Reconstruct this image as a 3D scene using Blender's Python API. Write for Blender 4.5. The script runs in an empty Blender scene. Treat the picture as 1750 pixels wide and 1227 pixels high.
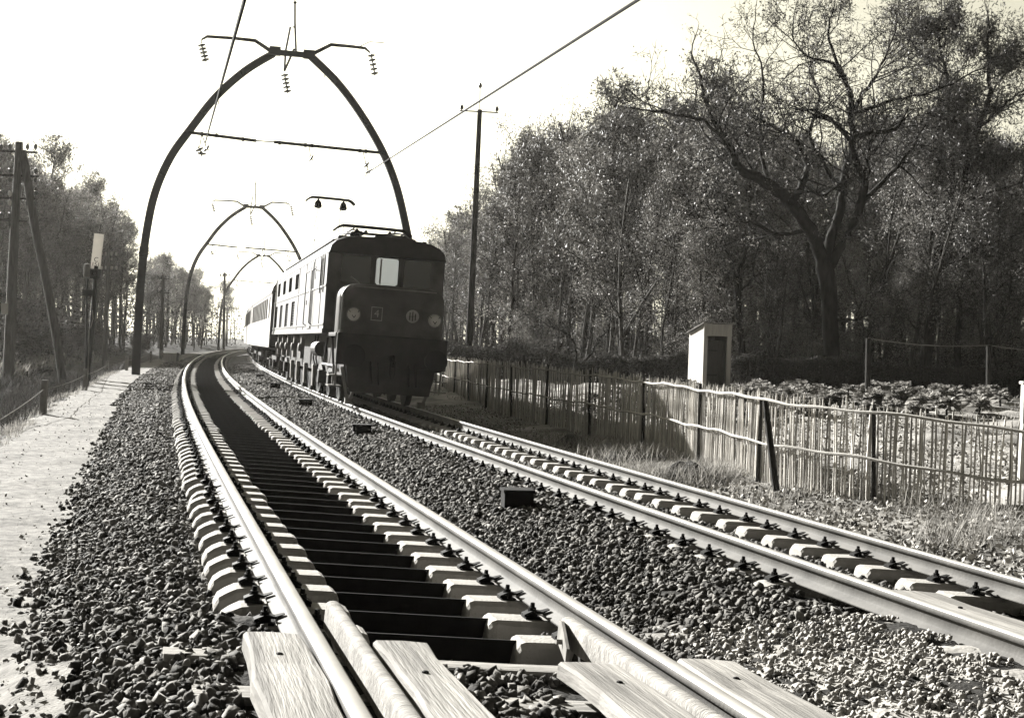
import bpy, math, random
import numpy as np
from mathutils import Vector, Matrix
rad = math.radians
rng = np.random.default_rng(7)
random.seed(7)
SC = bpy.context.scene
COL = SC.collection

# ------------------------------------------------------------------ camera numbers (solved from the rails)
FPX, HCAM, ROLL, PITCH = 2362.0, 1.264, 0.034, math.atan(18.5 / 2362.0)
CAM = np.array([0.0, 0.0, HCAM])
_f0 = np.array([0, math.cos(PITCH), -math.sin(PITCH)])
_u0 = np.array([0, math.sin(PITCH), math.cos(PITCH)])
_r0 = np.array([1.0, 0, 0])
RIGHT = math.cos(ROLL) * _r0 + math.sin(ROLL) * _u0
UP = math.cos(ROLL) * _u0 - math.sin(ROLL) * _r0

def ray(px, py):
    return _f0 + (px - 875.0) / FPX * RIGHT - (py - 613.5) / FPX * UP

def at(px, py, Y):
    """point of the place seen at photo pixel (px, py) at distance Y"""
    d = ray(px, py)
    return Vector(CAM + d * (Y / d[1]))

def onz(px, py, z):
    d = ray(px, py)
    return Vector(CAM + d * ((z - HCAM) / d[2]))

# ------------------------------------------------------------------ track alignment
D12, DZ2 = 3.44, -0.10
KS = np.array([-5, 8, 16, 24, 32, 42, 60, 90., 130, 180, 300])
KV = np.array([.00004, -.00002, -.00086, -.00097, -.00082, -.00087, -.00071, -.00053, -.00115, -.00116, -.00116])
S = np.arange(-20, 700, 0.25)
_k = np.interp(S, KS, KV); _k[S > 320] = 0
_th = np.concatenate([[0], np.cumsum((_k[1:] + _k[:-1]) / 2 * .25)])
_i0 = int(np.argmin(abs(S - 5)))
TH = _th - _th[_i0] + 0.25923
_dx, _dy = -np.sin(TH), np.cos(TH)
XC = np.concatenate([[0], np.cumsum((_dx[1:] + _dx[:-1]) / 2 * .25)]); YC = np.concatenate([[0], np.cumsum((_dy[1:] + _dy[:-1]) / 2 * .25)])
XC = XC - XC[_i0] + 0.19288; YC = YC - YC[_i0] + 5.0

def cant(s): return np.interp(s, [5, 30], [.113, .06])
def cen(s): return np.interp(s, S, XC), np.interp(s, S, YC), np.interp(s, S, TH)
def pt(s, o):
    x, y, t = cen(s)
    return x + np.cos(t) * o, y + np.sin(t) * o
def s_of(X, Y):
    """arc length and offset of a ground point"""
    X = np.asarray(X, float); Y = np.asarray(Y, float)
    s = np.interp(Y, YC, S)
    for _ in range(4):
        x, y, t = cen(s)
        s = s + ((X - x) * -np.sin(t) + (Y - y) * np.cos(t))
    x, y, t = cen(s)
    return s, (X - x) * np.cos(t) + (Y - y) * np.sin(t)

def tmat(s, o, trk=1):
    """matrix of the track plane: x right, y away along the track, z out of the plane; origin at offset o from that track's centre, rail top"""
    x, y, t = cen(s)
    oo = o + (D12 if trk == 2 else 0)
    a = math.atan(float(cant(s)) / 1.5)
    r = Vector((math.cos(t) * math.cos(a), math.sin(t) * math.cos(a), -math.sin(a)))
    f = Vector((-math.sin(t), math.cos(t), 0))
    n = r.cross(f)
    base = Vector((x + math.cos(t) * (D12 if trk == 2 else 0), y + math.sin(t) * (D12 if trk == 2 else 0), DZ2 if trk == 2 else 0))
    p = base + r * o
    return Matrix(((r.x, f.x, n.x, p.x), (r.y, f.y, n.y, p.y), (r.z, f.z, n.z, p.z), (0, 0, 0, 1)))

# ------------------------------------------------------------------ ground height
_PO = np.array([-300, -60, -22, -14, -9.5, -7.2, -5.6, -4.6, -3.9, -3.5, -2.15, -1.75, -1.3, -1.0, -.45, 0, .45, 1.0, 1.3, 1.75, 2.2, 2.5, 2.95, 3.44, 3.9, 4.4, 4.75, 5.3, 6.0, 7.5, 9.5, 12, 16, 40, 300])
_PZ = np.array([2.0, .9, .55, .25, -.15, -.75, -1.0, -.8, -.52, -.45, -.45, -.35, -.24, -.28, -.36, -.36, -.37, -.36, -.33, -.25, -.215, -.24, -.35, -.385, -.42, -.44, -.44, -.53, -.60, -.52, -.28, .02, .22, .3, .5])
def zg(X, Y, so=None):
    s, o = s_of(X, Y) if so is None else so
    z = np.interp(o, _PO, _PZ)
    rise = .16 * np.clip((s - 20) / 35, 0, 1) * np.clip((-o - 1.3) / .8, 0, 1)
    rise += .10 * np.clip((s - 24) / 25, 0, 1) * np.clip((o - 5) / 1.5, 0, 1) * np.clip((14 - o) / 4, 0, 1)
    near = np.clip((7.5 - s) / .5, 0, 1)
    lvl = np.interp(o, [-2.4, -1.9, -1.2, -.5, 0, .5, 1.1, 1.5, 2.6, 3.0, 4.0, 4.7, 5.4], [-.45, -.22, -.10, -.14, -.20, -.23, -.25, -.19, -.18, -.3, -.33, -.34, -.5])
    lift = np.where(np.abs(o) < .6, np.clip((6.4 - s) / .3, 0, 1), near) * np.maximum(lvl - z, 0)
    return z + rise + lift
def zgs(x, y): return float(zg(np.array([x]), np.array([y]))[0])

def vnoise(x, y, seed=0):
    """smooth value noise, vectorised"""
    xi = np.floor(x).astype(np.int64); yi = np.floor(y).astype(np.int64)
    fx = x - xi; fy = y - yi
    fx = fx * fx * (3 - 2 * fx); fy = fy * fy * (3 - 2 * fy)
    def h(a, b):
        n = (a * 374761393 + b * 668265263 + seed * 974711) & 0x7fffffff
        n = ((n ^ (n >> 13)) * 1274126177) & 0x7fffffff
        return ((n ^ (n >> 16)) & 0xffff) / 65535.0
    return (h(xi, yi) * (1 - fx) + h(xi + 1, yi) * fx) * (1 - fy) + (h(xi, yi + 1) * (1 - fx) + h(xi + 1, yi + 1) * fx) * fy

# ------------------------------------------------------------------ materials (a warm-toned black and white print)
TINT = (1.0, .962, .895); ALB = .58; SKY_FRONT = 1.0
def g(v): return (v * TINT[0], v * TINT[1], v * TINT[2], 1)
def mat(name, v, var=.25, scale=6.0, rough=.8, bump=.0, bscale=None, stretch=None, island=0.0, metal=0.0, spec=.06, transl=0.0, stain=0.0):
    m = bpy.data.materials.new(name); m.use_nodes = True
    nt = m.node_tree; b = nt.nodes['Principled BSDF']
    b.inputs['Roughness'].default_value = rough; b.inputs['Metallic'].default_value = metal
    b.inputs['Specular IOR Level'].default_value = spec
    tc = nt.nodes.new('ShaderNodeTexCoord'); mp = nt.nodes.new('ShaderNodeMapping')
    nt.links.new(tc.outputs['Object'], mp.inputs['Vector'])
    if stretch: mp.inputs['Scale'].default_value = stretch
    n = nt.nodes.new('ShaderNodeTexNoise'); n.inputs['Scale'].default_value = scale; n.inputs['Detail'].default_value = 6
    nt.links.new(mp.outputs['Vector'], n.inputs['Vector'])
    r = nt.nodes.new('ShaderNodeValToRGB'); r.color_ramp.elements[0].position = .3; r.color_ramp.elements[1].position = .7
    v *= ALB; r.color_ramp.elements[0].color = g(v * (1 - var)); r.color_ramp.elements[1].color = g(v * (1 + var))
    nt.links.new(n.outputs['Fac'], r.inputs['Fac'])
    out = r.outputs['Color']
    def mul(fac_socket, lo, hi):
        nonlocal out
        mr = nt.nodes.new('ShaderNodeMapRange'); mr.inputs['To Min'].default_value = lo; mr.inputs['To Max'].default_value = hi
        nt.links.new(fac_socket, mr.inputs['Value'])
        mx = nt.nodes.new('ShaderNodeMix'); mx.data_type = 'RGBA'; mx.blend_type = 'MULTIPLY'; mx.inputs[0].default_value = 1
        nt.links.new(out, mx.inputs[6]); nt.links.new(mr.outputs[0], mx.inputs[7])
        out = mx.outputs[2]
    if island:
        gi = nt.nodes.new('ShaderNodeNewGeometry'); mul(gi.outputs['Random Per Island'], 1 - island, 1 + island)
    if stain:
        n3 = nt.nodes.new('ShaderNodeTexNoise'); n3.inputs['Scale'].default_value = scale * .22; n3.inputs['Detail'].default_value = 3
        nt.links.new(mp.outputs['Vector'], n3.inputs['Vector'])
        r3 = nt.nodes.new('ShaderNodeValToRGB'); r3.color_ramp.elements[0].position = .42; r3.color_ramp.elements[1].position = .58
        nt.links.new(n3.outputs['Fac'], r3.inputs['Fac']); mul(r3.outputs['Color'], 1 - stain, 1)
    nt.links.new(out, b.inputs['Base Color'])
    if bump:
        n2 = nt.nodes.new('ShaderNodeTexNoise'); n2.inputs['Scale'].default_value = bscale or scale * 3; n2.inputs['Detail'].default_value = 5
        nt.links.new(mp.outputs['Vector'], n2.inputs['Vector'])
        bp = nt.nodes.new('ShaderNodeBump'); bp.inputs['Strength'].default_value = bump; bp.inputs['Distance'].default_value = .02
        nt.links.new(n2.outputs['Fac'], bp.inputs['Height']); nt.links.new(bp.outputs['Normal'], b.inputs['Normal'])
    if transl:
        t = nt.nodes.new('ShaderNodeBsdfTranslucent'); nt.links.new(out, t.inputs['Color'])
        ms = nt.nodes.new('ShaderNodeMixShader'); ms.inputs[0].default_value = transl
        nt.links.new(b.outputs[0], ms.inputs[1]); nt.links.new(t.outputs[0], ms.inputs[2])
        nt.links.new(ms.outputs[0], nt.nodes['Material Output'].inputs['Surface'])
    return m

M = dict(
    rail=mat('rail_steel', .14, .32, 3, .8, .15, 40, spec=.12),
    railtop=mat('rail_polished', .46, .15, 4, .5, spec=.25),
    concrete=mat('sleeper_concrete', .50, .20, 7, .85, .35, 60, stain=.18),
    iron=mat('dark_iron', .014, .3, 12, .7),
    tie=mat('tie_bar_rust', .015, .4, 10, .8),
    wood=mat('weathered_plank', .44, .28, 5, .85, .5, 14, stretch=(6, .35, 3), stain=.35),
    timber=mat('old_timber', .42, .25, 5, .85, .5, 14, stretch=(.6, 6, 3), stain=.25),
    ballast=mat('ballast_bed', .045, .5, 14, .95, .8, 30),
    stone=mat('ballast_stone', .145, .5, 11, .85, .5, 40, island=.75),
    paleg=mat('crossing_gravel', .42, .3, 14, .9, .4, 30, island=.4),
    path=mat('cinder_path', .27, .45, 9, .95, .6, 60, stain=.2),
    soil=mat('verge_soil', .06, .5, 1.2, .95, .7, 12, stain=.4),
    grass=mat('dry_grass', .42, .4, 2, .8, island=.55, transl=.3),
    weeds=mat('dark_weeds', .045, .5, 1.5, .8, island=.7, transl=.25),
    litter=mat('leaf_litter', .48, .5, 8, .9, island=.5),
    pylon=mat('pylon_steel', .015, .3, 6, .8, spec=.15),
    wire=mat('copper_wire', .012, .2, 6, .9, spec=.05),
    porcelain=mat('dark_porcelain', .025, .2, 8, .3, spec=.6),
    white=mat('white_enamel', .78, .06, 5, .5),
    letter=mat('black_enamel', .012, .1, 5, .5),
    pole=mat('tarred_pole', .045, .35, 6, .85, .4, 20, stretch=(3, 3, .4)),
    palepole=mat('grey_pole_wood', .12, .35, 6, .85, .4, 20, stretch=(3, 3, .4)),
    cpost=mat('fence_post_concrete', .28, .2, 8, .9, .2),
    bark=mat('oak_bark', .035, .5, 5, .95, .9, 9, stretch=(2, 2, .6)),
    bark2=mat('young_bark', .075, .5, 6, .95, .5, 12, stretch=(2, 2, .5)),
    leaf=mat('withered_leaf', .31, .3, 1.0, .6, island=.6, transl=.2, spec=.2),
    needle=mat('pine_needle', .15, .3, 1.0, .6, island=.8, transl=.15, spec=.2),
    hedge=mat('hedge_leaf', .10, .4, 2.0, .7, island=.7, transl=.25),
    cabbage=mat('cabbage_leaf', .33, .3, 6, .55, .3, 12, island=.3, transl=.25),
    stake=mat('chestnut_pale', .75, .3, 10, .85, .3, 20, stretch=(3, 3, .5), island=.45),
    stakepost=mat('dark_fence_post', .05, .3, 8, .9, .4, 20),
    pole_rail=mat('peeled_pole_rail', .52, .15, 8, .8, .2),
    whitewash=mat('whitewashed_board', .70, .10, 7, .85, .2, 20, stretch=(6, 6, .6), stain=.12),
    door_board=mat('privy_door_board', .09, .3, 7, .85, .3, 20, stretch=(6, 6, .6)),  # grey boards of the privy door
    tin=mat('tin_roof', .3, .3, 6, .6, .2),
    loco=mat('loco_paint', .085, .14, 2.5, .5, .1, 30, spec=.4, stain=.22),
    locodark=mat('loco_dark', .045, .35, 4, .6),
    lococrm=mat('loco_front_paint', .16, .3, 3, .5, stain=.3),
    gear=mat('running_gear_grey', .26, .3, 6, .6),
    grille=mat('louvre_dark', .015, .3, 8, .7),
    glass=mat('dark_glass', .012, .1, 3, .12, spec=.5),
    lens=mat('lamp_lens', .8, .15, 5, .3, spec=.6),
    plate=mat('number_plate', .55, .15, 6, .5),
    coach=mat('coach_paint', .50, .08, 2, .45, spec=.5),
    box=mat('drain_box', .012, .3, 8, .9),
    board=mat('opal_board', .8, .05, 5, .5, transl=.55),
    litterground=mat('littered_ground', .42, .45, 1.6, .95, .8, 14, stain=.5),
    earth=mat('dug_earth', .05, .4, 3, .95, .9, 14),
)
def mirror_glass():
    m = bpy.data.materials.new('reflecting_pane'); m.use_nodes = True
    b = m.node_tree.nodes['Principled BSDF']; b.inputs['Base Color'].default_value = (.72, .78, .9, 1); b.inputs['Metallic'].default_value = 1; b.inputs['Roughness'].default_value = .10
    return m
M['mirror'] = mirror_glass()  # metal mirror, bright from the sky patch added behind the camera

# ------------------------------------------------------------------ mesh helpers
def raw_mesh(name, V, F, mats, smooth=False, midx=None):
    """V (n,3), F (m,k) with k=3 or 4"""
    V = np.asarray(V, np.float32); F = np.asarray(F, np.int32); k = F.shape[1]
    me = bpy.data.meshes.new(name)
    me.vertices.add(len(V)); me.vertices.foreach_set('co', V.ravel())
    me.loops.add(F.size); me.loops.foreach_set('vertex_index', F.ravel())
    me.polygons.add(len(F)); me.polygons.foreach_set('loop_start', np.arange(0, F.size, k, dtype=np.int32))
    if smooth: me.polygons.foreach_set('use_smooth', np.ones(len(F), bool))
    for m in (mats if isinstance(mats, (list, tuple)) else [mats]): me.materials.append(m)
    if midx is not None: me.polygons.foreach_set('material_index', np.asarray(midx, np.int32))
    me.update(calc_edges=True); me.validate()
    return me

def link(name, me, parent=None, mw=None):
    o = bpy.data.objects.new(name, me); COL.objects.link(o)
    if parent is not None: o.parent = parent
    if mw is not None: o.matrix_world = mw
    return o
def empty(name, mw):
    o = bpy.data.objects.new(name, None); o.empty_display_size = .2; COL.objects.link(o); o.matrix_world = mw
    return o
def tag(o, label=None, cat=None, group=None, kind=None):
    if label: o['label'] = label
    if cat: o['category'] = cat
    if group: o['group'] = group
    if kind: o['kind'] = kind
    return o

class MB:
    def __init__(s): s.v = []; s.f = []; s.mi = []; s.cur = 0
    def add(s, vs, fs):
        n = len(s.v); s.v += [tuple(v) for v in vs]; s.f += [tuple(n + i for i in f) for f in fs]; s.mi += [s.cur] * len(fs); return s
    def box(s, x0, x1, y0, y1, z0, z1, mt=None):
        vs = [Vector((x, y, z)) for x in (x0, x1) for y in (y0, y1) for z in (z0, z1)]
        if mt is not None: vs = [mt @ v for v in vs]
        return s.add(vs, [(0, 1, 3, 2), (4, 6, 7, 5), (0, 4, 5, 1), (2, 3, 7, 6), (0, 2, 6, 4), (1, 5, 7, 3)])
    def loft(s, rings, cap=True):
        n = len(rings[0]); b = len(s.v); s.v += [tuple(p) for r in rings for p in r]
        c = 0
        for i in range(len(rings) - 1):
            for j in range(n):
                a = b + i * n + j; a2 = b + i * n + (j + 1) % n
                s.f.append((a, a2, a2 + n, a + n)); c += 1
        if cap:
            s.f.append(tuple(b + j for j in range(n - 1, -1, -1))); e = b + (len(rings) - 1) * n
            s.f.append(tuple(e + j for j in range(n))); c += 2
        s.mi += [s.cur] * c
        return s
    def tube(s, pts, r, n=6):
        pts = [Vector(p) for p in pts]; rs = r if isinstance(r, (list, tuple)) else [r] * len(pts)
        rings = []
        for i, p in enumerate(pts):
            d = (pts[min(i + 1, len(pts) - 1)] - pts[max(i - 1, 0)]).normalized()
            a = d.cross(Vector((0, 0, 1)) if abs(d.z) < .9 else Vector((1, 0, 0))).normalized(); b = d.cross(a)
            rings.append([p + (a * math.cos(2 * math.pi * k / n) + b * math.sin(2 * math.pi * k / n)) * rs[i] for k in range(n)])
        return s.loft(rings)
    def bar(s, a, b, w, h):
        """rectangular bar from a to b, w across, h high"""
        a = Vector(a); b = Vector(b); d = (b - a).normalized()
        x = d.cross(Vector((0, 0, 1)) if abs(d.z) < .95 else Vector((0, 1, 0))).normalized(); u = x.cross(d)
        return s.loft([[p + x * (sx * w / 2) + u * (su * h / 2) for sx, su in ((-1, -1), (1, -1), (1, 1), (-1, 1))] for p in (a, b)])
    def lathe(s, o, ax, prof, n=16):
        """prof: list of (distance along ax, radius)"""
        o = Vector(o); ax = Vector(ax).normalized(); a = ax.cross(Vector((0, 0, 1)) if abs(ax.z) < .9 else Vector((1, 0, 0))).normalized(); b = ax.cross(a)
        return s.loft([[o + ax * t + (a * math.cos(2 * math.pi * k / n) + b * math.sin(2 * math.pi * k / n)) * max(r, .0005) for k in range(n)] for t, r in prof])
    def mesh(s, name, mats, smooth=False):
        me = bpy.data.meshes.new(name); me.from_pydata(s.v, [], s.f)
        for m in (mats if isinstance(mats, (list, tuple)) else [mats]): me.materials.append(m)
        me.polygons.foreach_set('material_index', s.mi)
        import bmesh
        bm = bmesh.new(); bm.from_mesh(me); bmesh.ops.recalc_face_normals(bm, faces=bm.faces); bm.to_mesh(me); bm.free()
        if smooth:
            me.polygons.foreach_set('use_smooth', [True] * len(me.polygons))
            me.set_sharp_from_angle(angle=rad(40))
        me.update(); return me
    def build(s, name, mats, parent=None, mw=None, smooth=False, bevel=0.0):
        o = link(name, s.mesh(name, mats, smooth), parent, None)
        if mw is not None: o.matrix_world = mw
        if bevel:
            b = o.modifiers.new('edge', 'BEVEL'); b.width = bevel; b.segments = 2; b.limit_method = 'ANGLE'; b.angle_limit = rad(40)
        return o

def ID(): return Matrix.Identity(4)

def text_mesh(txt, size, material, thick=.004):
    c = bpy.data.curves.new('lettering', 'FONT'); c.body = txt; c.size = size; c.extrude = thick; c.align_x = 'CENTER'; c.align_y = 'CENTER'
    o = bpy.data.objects.new('lettering', c); COL.objects.link(o)
    me = bpy.data.meshes.new_from_object(o.evaluated_get(bpy.context.evaluated_depsgraph_get()))
    bpy.data.objects.remove(o); me.materials.clear(); me.materials.append(material)
    return me

def dup(root, mw, label=None, group=None):
    c = root.copy(); COL.objects.link(c); c.matrix_world = mw
    if label: c['label'] = label
    if group: c['group'] = group
    for ch in KIDS.get(root.name, []):
        d = ch.copy(); COL.objects.link(d); d.parent = c
        for gch in KIDS.get(ch.name, []):
            e = gch.copy(); COL.objects.link(e); e.parent = d
    return c
KIDS = {}
def index_kids(root):
    KIDS[root.name] = [o for o in COL.objects if o.parent == root]
    for k in KIDS[root.name]: KIDS[k.name] = [o for o in COL.objects if o.parent == k]

# ------------------------------------------------------------------ camera, sun, sky
cam_d = bpy.data.cameras.new('camera'); cam = bpy.data.objects.new('camera', cam_d); COL.objects.link(cam); SC.camera = cam
cam_d.sensor_width = 36; cam_d.lens = FPX / 1750 * 36; cam_d.clip_end = 3000; cam_d.clip_start = .1
R_, U_, F_ = Vector(RIGHT), Vector(UP), Vector(_f0)
cam.matrix_world = Matrix(((R_.x, U_.x, -F_.x, 0), (R_.y, U_.y, -F_.y, 0), (R_.z, U_.z, -F_.z, HCAM), (0, 0, 0, 1)))
SUN_AZ, SUN_EL = rad(40), rad(22)      # left of straight ahead, height
sd = Vector((-math.sin(SUN_AZ) * math.cos(SUN_EL), math.cos(SUN_AZ) * math.cos(SUN_EL), math.sin(SUN_EL)))
sun_d = bpy.data.lights.new('sun', 'SUN'); sun_d.energy = 5.0; sun_d.angle = rad(.5); sun_d.color = (1, .985, .95)
sun = bpy.data.objects.new('sun', sun_d); COL.objects.link(sun); sun.rotation_euler = sd.to_track_quat('Z', 'Y').to_euler(); sun.location = (0, 0, 30)
w = bpy.data.worlds.new('World'); SC.world = w; w.use_nodes = True
nt = w.node_tree; bg = nt.nodes['Background']
sky = nt.nodes.new('ShaderNodeTexSky'); sky.sky_type = 'NISHITA'; sky.sun_disc = False; sky.sun_elevation = SUN_EL; sky.sun_rotation = -SUN_AZ
sky.dust_density = 3.0; sky.air_density = 1.0
bw = nt.nodes.new('ShaderNodeSeparateColor'); nt.links.new(sky.outputs[0], bw.inputs[0])      # red-filtered black and white film
# hazy sun-side sky: bright towards the light, dimmer in the half of the sky behind it
tcw = nt.nodes.new('ShaderNodeTexCoord'); dt = nt.nodes.new('ShaderNodeVectorMath'); dt.operation = 'DOT_PRODUCT'; dt.inputs[1].default_value = (-math.sin(rad(20)), math.cos(rad(20)), .0)
nt.links.new(tcw.outputs['Generated'], dt.inputs[0])
mrw = nt.nodes.new('ShaderNodeMapRange'); mrw.interpolation_type = 'SMOOTHSTEP'; mrw.inputs['From Min'].default_value = .25; mrw.inputs['From Max'].default_value = .72; mrw.inputs['To Min'].default_value = .18; mrw.inputs['To Max'].default_value = SKY_FRONT
nt.links.new(dt.outputs['Value'], mrw.inputs['Value'])
cl = nt.nodes.new('ShaderNodeMath'); cl.operation = 'MINIMUM'; cl.inputs[1].default_value = 9.0; nt.links.new(bw.outputs[0], cl.inputs[0])      # thin haze evens out the glare round the sun
mw_ = nt.nodes.new('ShaderNodeMath'); mw_.operation = 'MULTIPLY'; nt.links.new(cl.outputs[0], mw_.inputs[0]); nt.links.new(mrw.outputs[0], mw_.inputs[1])
# bright sky patch low behind the camera, added to light windscreen and loco front
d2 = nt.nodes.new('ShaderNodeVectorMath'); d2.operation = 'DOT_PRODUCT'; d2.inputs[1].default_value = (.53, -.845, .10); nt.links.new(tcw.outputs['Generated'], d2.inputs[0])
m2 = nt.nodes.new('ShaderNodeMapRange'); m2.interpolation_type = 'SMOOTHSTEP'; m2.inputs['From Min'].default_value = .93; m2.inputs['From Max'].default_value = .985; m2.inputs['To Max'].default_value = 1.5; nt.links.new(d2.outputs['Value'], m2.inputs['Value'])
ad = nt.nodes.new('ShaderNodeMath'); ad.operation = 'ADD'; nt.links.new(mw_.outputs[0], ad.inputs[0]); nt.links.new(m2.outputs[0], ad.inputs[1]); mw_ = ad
mx = nt.nodes.new('ShaderNodeMix'); mx.data_type = 'RGBA'; mx.blend_type = 'MULTIPLY'; mx.inputs[0].default_value = 1; mx.inputs[7].default_value = (1, .955, .75, 1)
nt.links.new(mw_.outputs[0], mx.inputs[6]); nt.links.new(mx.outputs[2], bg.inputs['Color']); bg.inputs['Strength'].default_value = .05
SC.view_settings.view_transform = 'Standard'; SC.view_settings.look = 'None'; SC.view_settings.gamma = 1; SC.view_settings.exposure = 2.4
SC.render.engine = 'CYCLES'
SC.cycles.max_bounces = 6; SC.cycles.diffuse_bounces = 1; SC.cycles.transparent_max_bounces = 8; SC.cycles.volume_bounces = 0
SC.cycles.use_denoising = True

# ================================================================== GROUND
def sheet(name, svals, ovals, dz, material, noise, label=None, kind='structure', edge=None):
    s = np.asarray(svals)[:, None] + 0 * np.asarray(ovals)[None, :]; o = np.asarray(ovals)[None, :] + 0 * s
    if edge is not None: o = edge(s, o)
    X, Y = pt(s, o); Z = zg(X.ravel(), Y.ravel(), (s.ravel(), o.ravel())).reshape(s.shape) + dz + noise(X, Y, o)
    ns, no = s.shape; i = np.arange(ns * no).reshape(ns, no)
    F = np.stack([i[:-1, :-1], i[:-1, 1:], i[1:, 1:], i[1:, :-1]], -1).reshape(-1, 4)
    ob = link(name, raw_mesh(name, np.stack([X, Y, Z], -1).reshape(-1, 3), F, material, True)); tag(ob, kind=kind)
    return ob
sv = np.concatenate([np.arange(-12, 60, .4), np.arange(60, 160, 2), np.arange(160, 660, 25)])
ov = np.unique(np.concatenate([np.linspace(-300, -60, 8), np.linspace(-60, -16, 16), np.arange(-16, -1.6, .25), np.arange(-1.6, 5, .4), np.arange(5, 26, .3), np.linspace(26, 60, 14), np.linspace(60, 300, 8)]))
def gnoise(X, Y, o):
    a = np.clip((np.abs(o - 1.7) - 3.8) / 1.5, 0, 1) * np.where((o > -3.6) & (o < 0), .15, 1)
    return a * ((vnoise(X * 1.1, Y * 1.1, 3) - .5) * .16 + (vnoise(X * 4, Y * 4, 4) - .5) * .05) - .03
ground = sheet('ground', sv, ov, -.012, M['soil'], gnoise)
sb = np.concatenate([np.arange(-8, 24, .05), np.arange(24, 60, .15), np.arange(60, 260, 1)])
obv = np.concatenate([np.arange(-2.4, 2.6, .05), np.arange(2.6, 5.9, .07)])
def bnoise(X, Y, o):
    e = np.clip((o + 2.05 - .35 * np.clip((9 - np.hypot(X, Y)) / 3, 0, 1)) / .25, 0, 1) * np.clip((5.85 - o) / .4, 0, 1)
    return ((vnoise(X * 15, Y * 15, 5) - .5) * .04 + (vnoise(X * 3, Y * 3, 8) - .5) * .04) * e - .05 * (1 - e) + .012
ballast = sheet('ballast', sb, obv, 0, M['ballast'], bnoise)
sp = np.concatenate([np.arange(-10, 60, .2), np.arange(60, 200, 2)])
def pedge(s, o):
    t = (o + 3.9) / 1.9   # 0..1
    wl = -3.75 + .5 * (vnoise(s * .7, s * 0, 11) - .5) + .2 * (vnoise(s * 3, s * 0, 12) - .5) - .9 * np.clip((16 - s) / 8, 0, 1)
    wr = -1.98 + .35 * np.clip((9 - s) / 4, 0, 1) + .22 * (vnoise(s * 1.3, s * 0, 13) - .5) + .12 * (vnoise(s * 5, s * 0, 14) - .5)
    return wl + (wr - wl) * t
def pnoise(X, Y, o):
    return (vnoise(X * 2.2, Y * 2.2, 21) - .5) * .03 + (vnoise(X * 9, Y * 9, 22) - .5) * .012 + .02
path = sheet('path', sp, np.linspace(-3.9, -2.0, 18), 0, M['path'], pnoise, edge=pedge)

sg_ = np.concatenate([np.arange(3, 60, .2), np.arange(60, 110, 1)])
def vnz(X, Y, o): return gnoise(X, Y, o) + .028 + (vnoise(X * 9, Y * 9, 15) - .5) * .03 - .2 * np.clip((5.75 - o) / .3, 0, 1) - .2 * np.clip((o - 23) / 2, 0, 1)
verge = sheet('verge', sg_, np.concatenate([np.arange(5.4, 13, .12), np.arange(13, 25.2, .3)]), 0, M['litterground'], vnz)
sg2 = np.arange(-6, 7.9, .08)
def cnz(X, Y, o): return .018 + (vnoise(X * 14, Y * 14, 16) - .5) * .03 - .15 * np.clip(((Y - 6.75 - .12 * (X - 1)) + .35 * (vnoise(X * 2.5, Y * 2.5, 17) - .5)) / .25, 0, 1) - .1 * np.clip((1.25 - o) / .1, 0, 1)
crossing = sheet('gravel_crossing_path', sg2, np.concatenate([np.arange(1.15, 2.3, .06), np.arange(2.3, 4.7, .12), np.arange(4.7, 7.5, .1)]), 0, M['paleg'], cnz)
# ------------------------------------------------------------------ scattered stones (nobody could count them)
def ico():
    t = (1 + 5 ** .5) / 2
    v = np.array([(-1, t, 0), (1, t, 0), (-1, -t, 0), (1, -t, 0), (0, -1, t), (0, 1, t), (0, -1, -t), (0, 1, -t), (t, 0, -1), (t, 0, 1), (-t, 0, -1), (-t, 0, 1)], float)
    f = np.array([(0, 11, 5), (0, 5, 1), (0, 1, 7), (0, 7, 10), (0, 10, 11), (1, 5, 9), (5, 11, 4), (11, 10, 2), (10, 7, 6), (7, 1, 8), (3, 9, 4), (3, 4, 2), (3, 2, 6), (3, 6, 8), (3, 8, 9), (4, 9, 5), (2, 4, 11), (6, 2, 10), (8, 6, 7), (9, 8, 1)])
    return v / np.linalg.norm(v[0]), f
ICV, ICF = ico()
CBV = np.array([(x, y, z) for x in (-1, 1) for y in (-1, 1) for z in (-1, 1)], float) * .72
CBF = np.array([(0, 1, 3), (0, 3, 2), (4, 6, 7), (4, 7, 5), (0, 4, 5), (0, 5, 1), (2, 3, 7), (2, 7, 6), (0, 2, 6), (0, 6, 4), (1, 5, 7), (1, 7, 3)])
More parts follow.
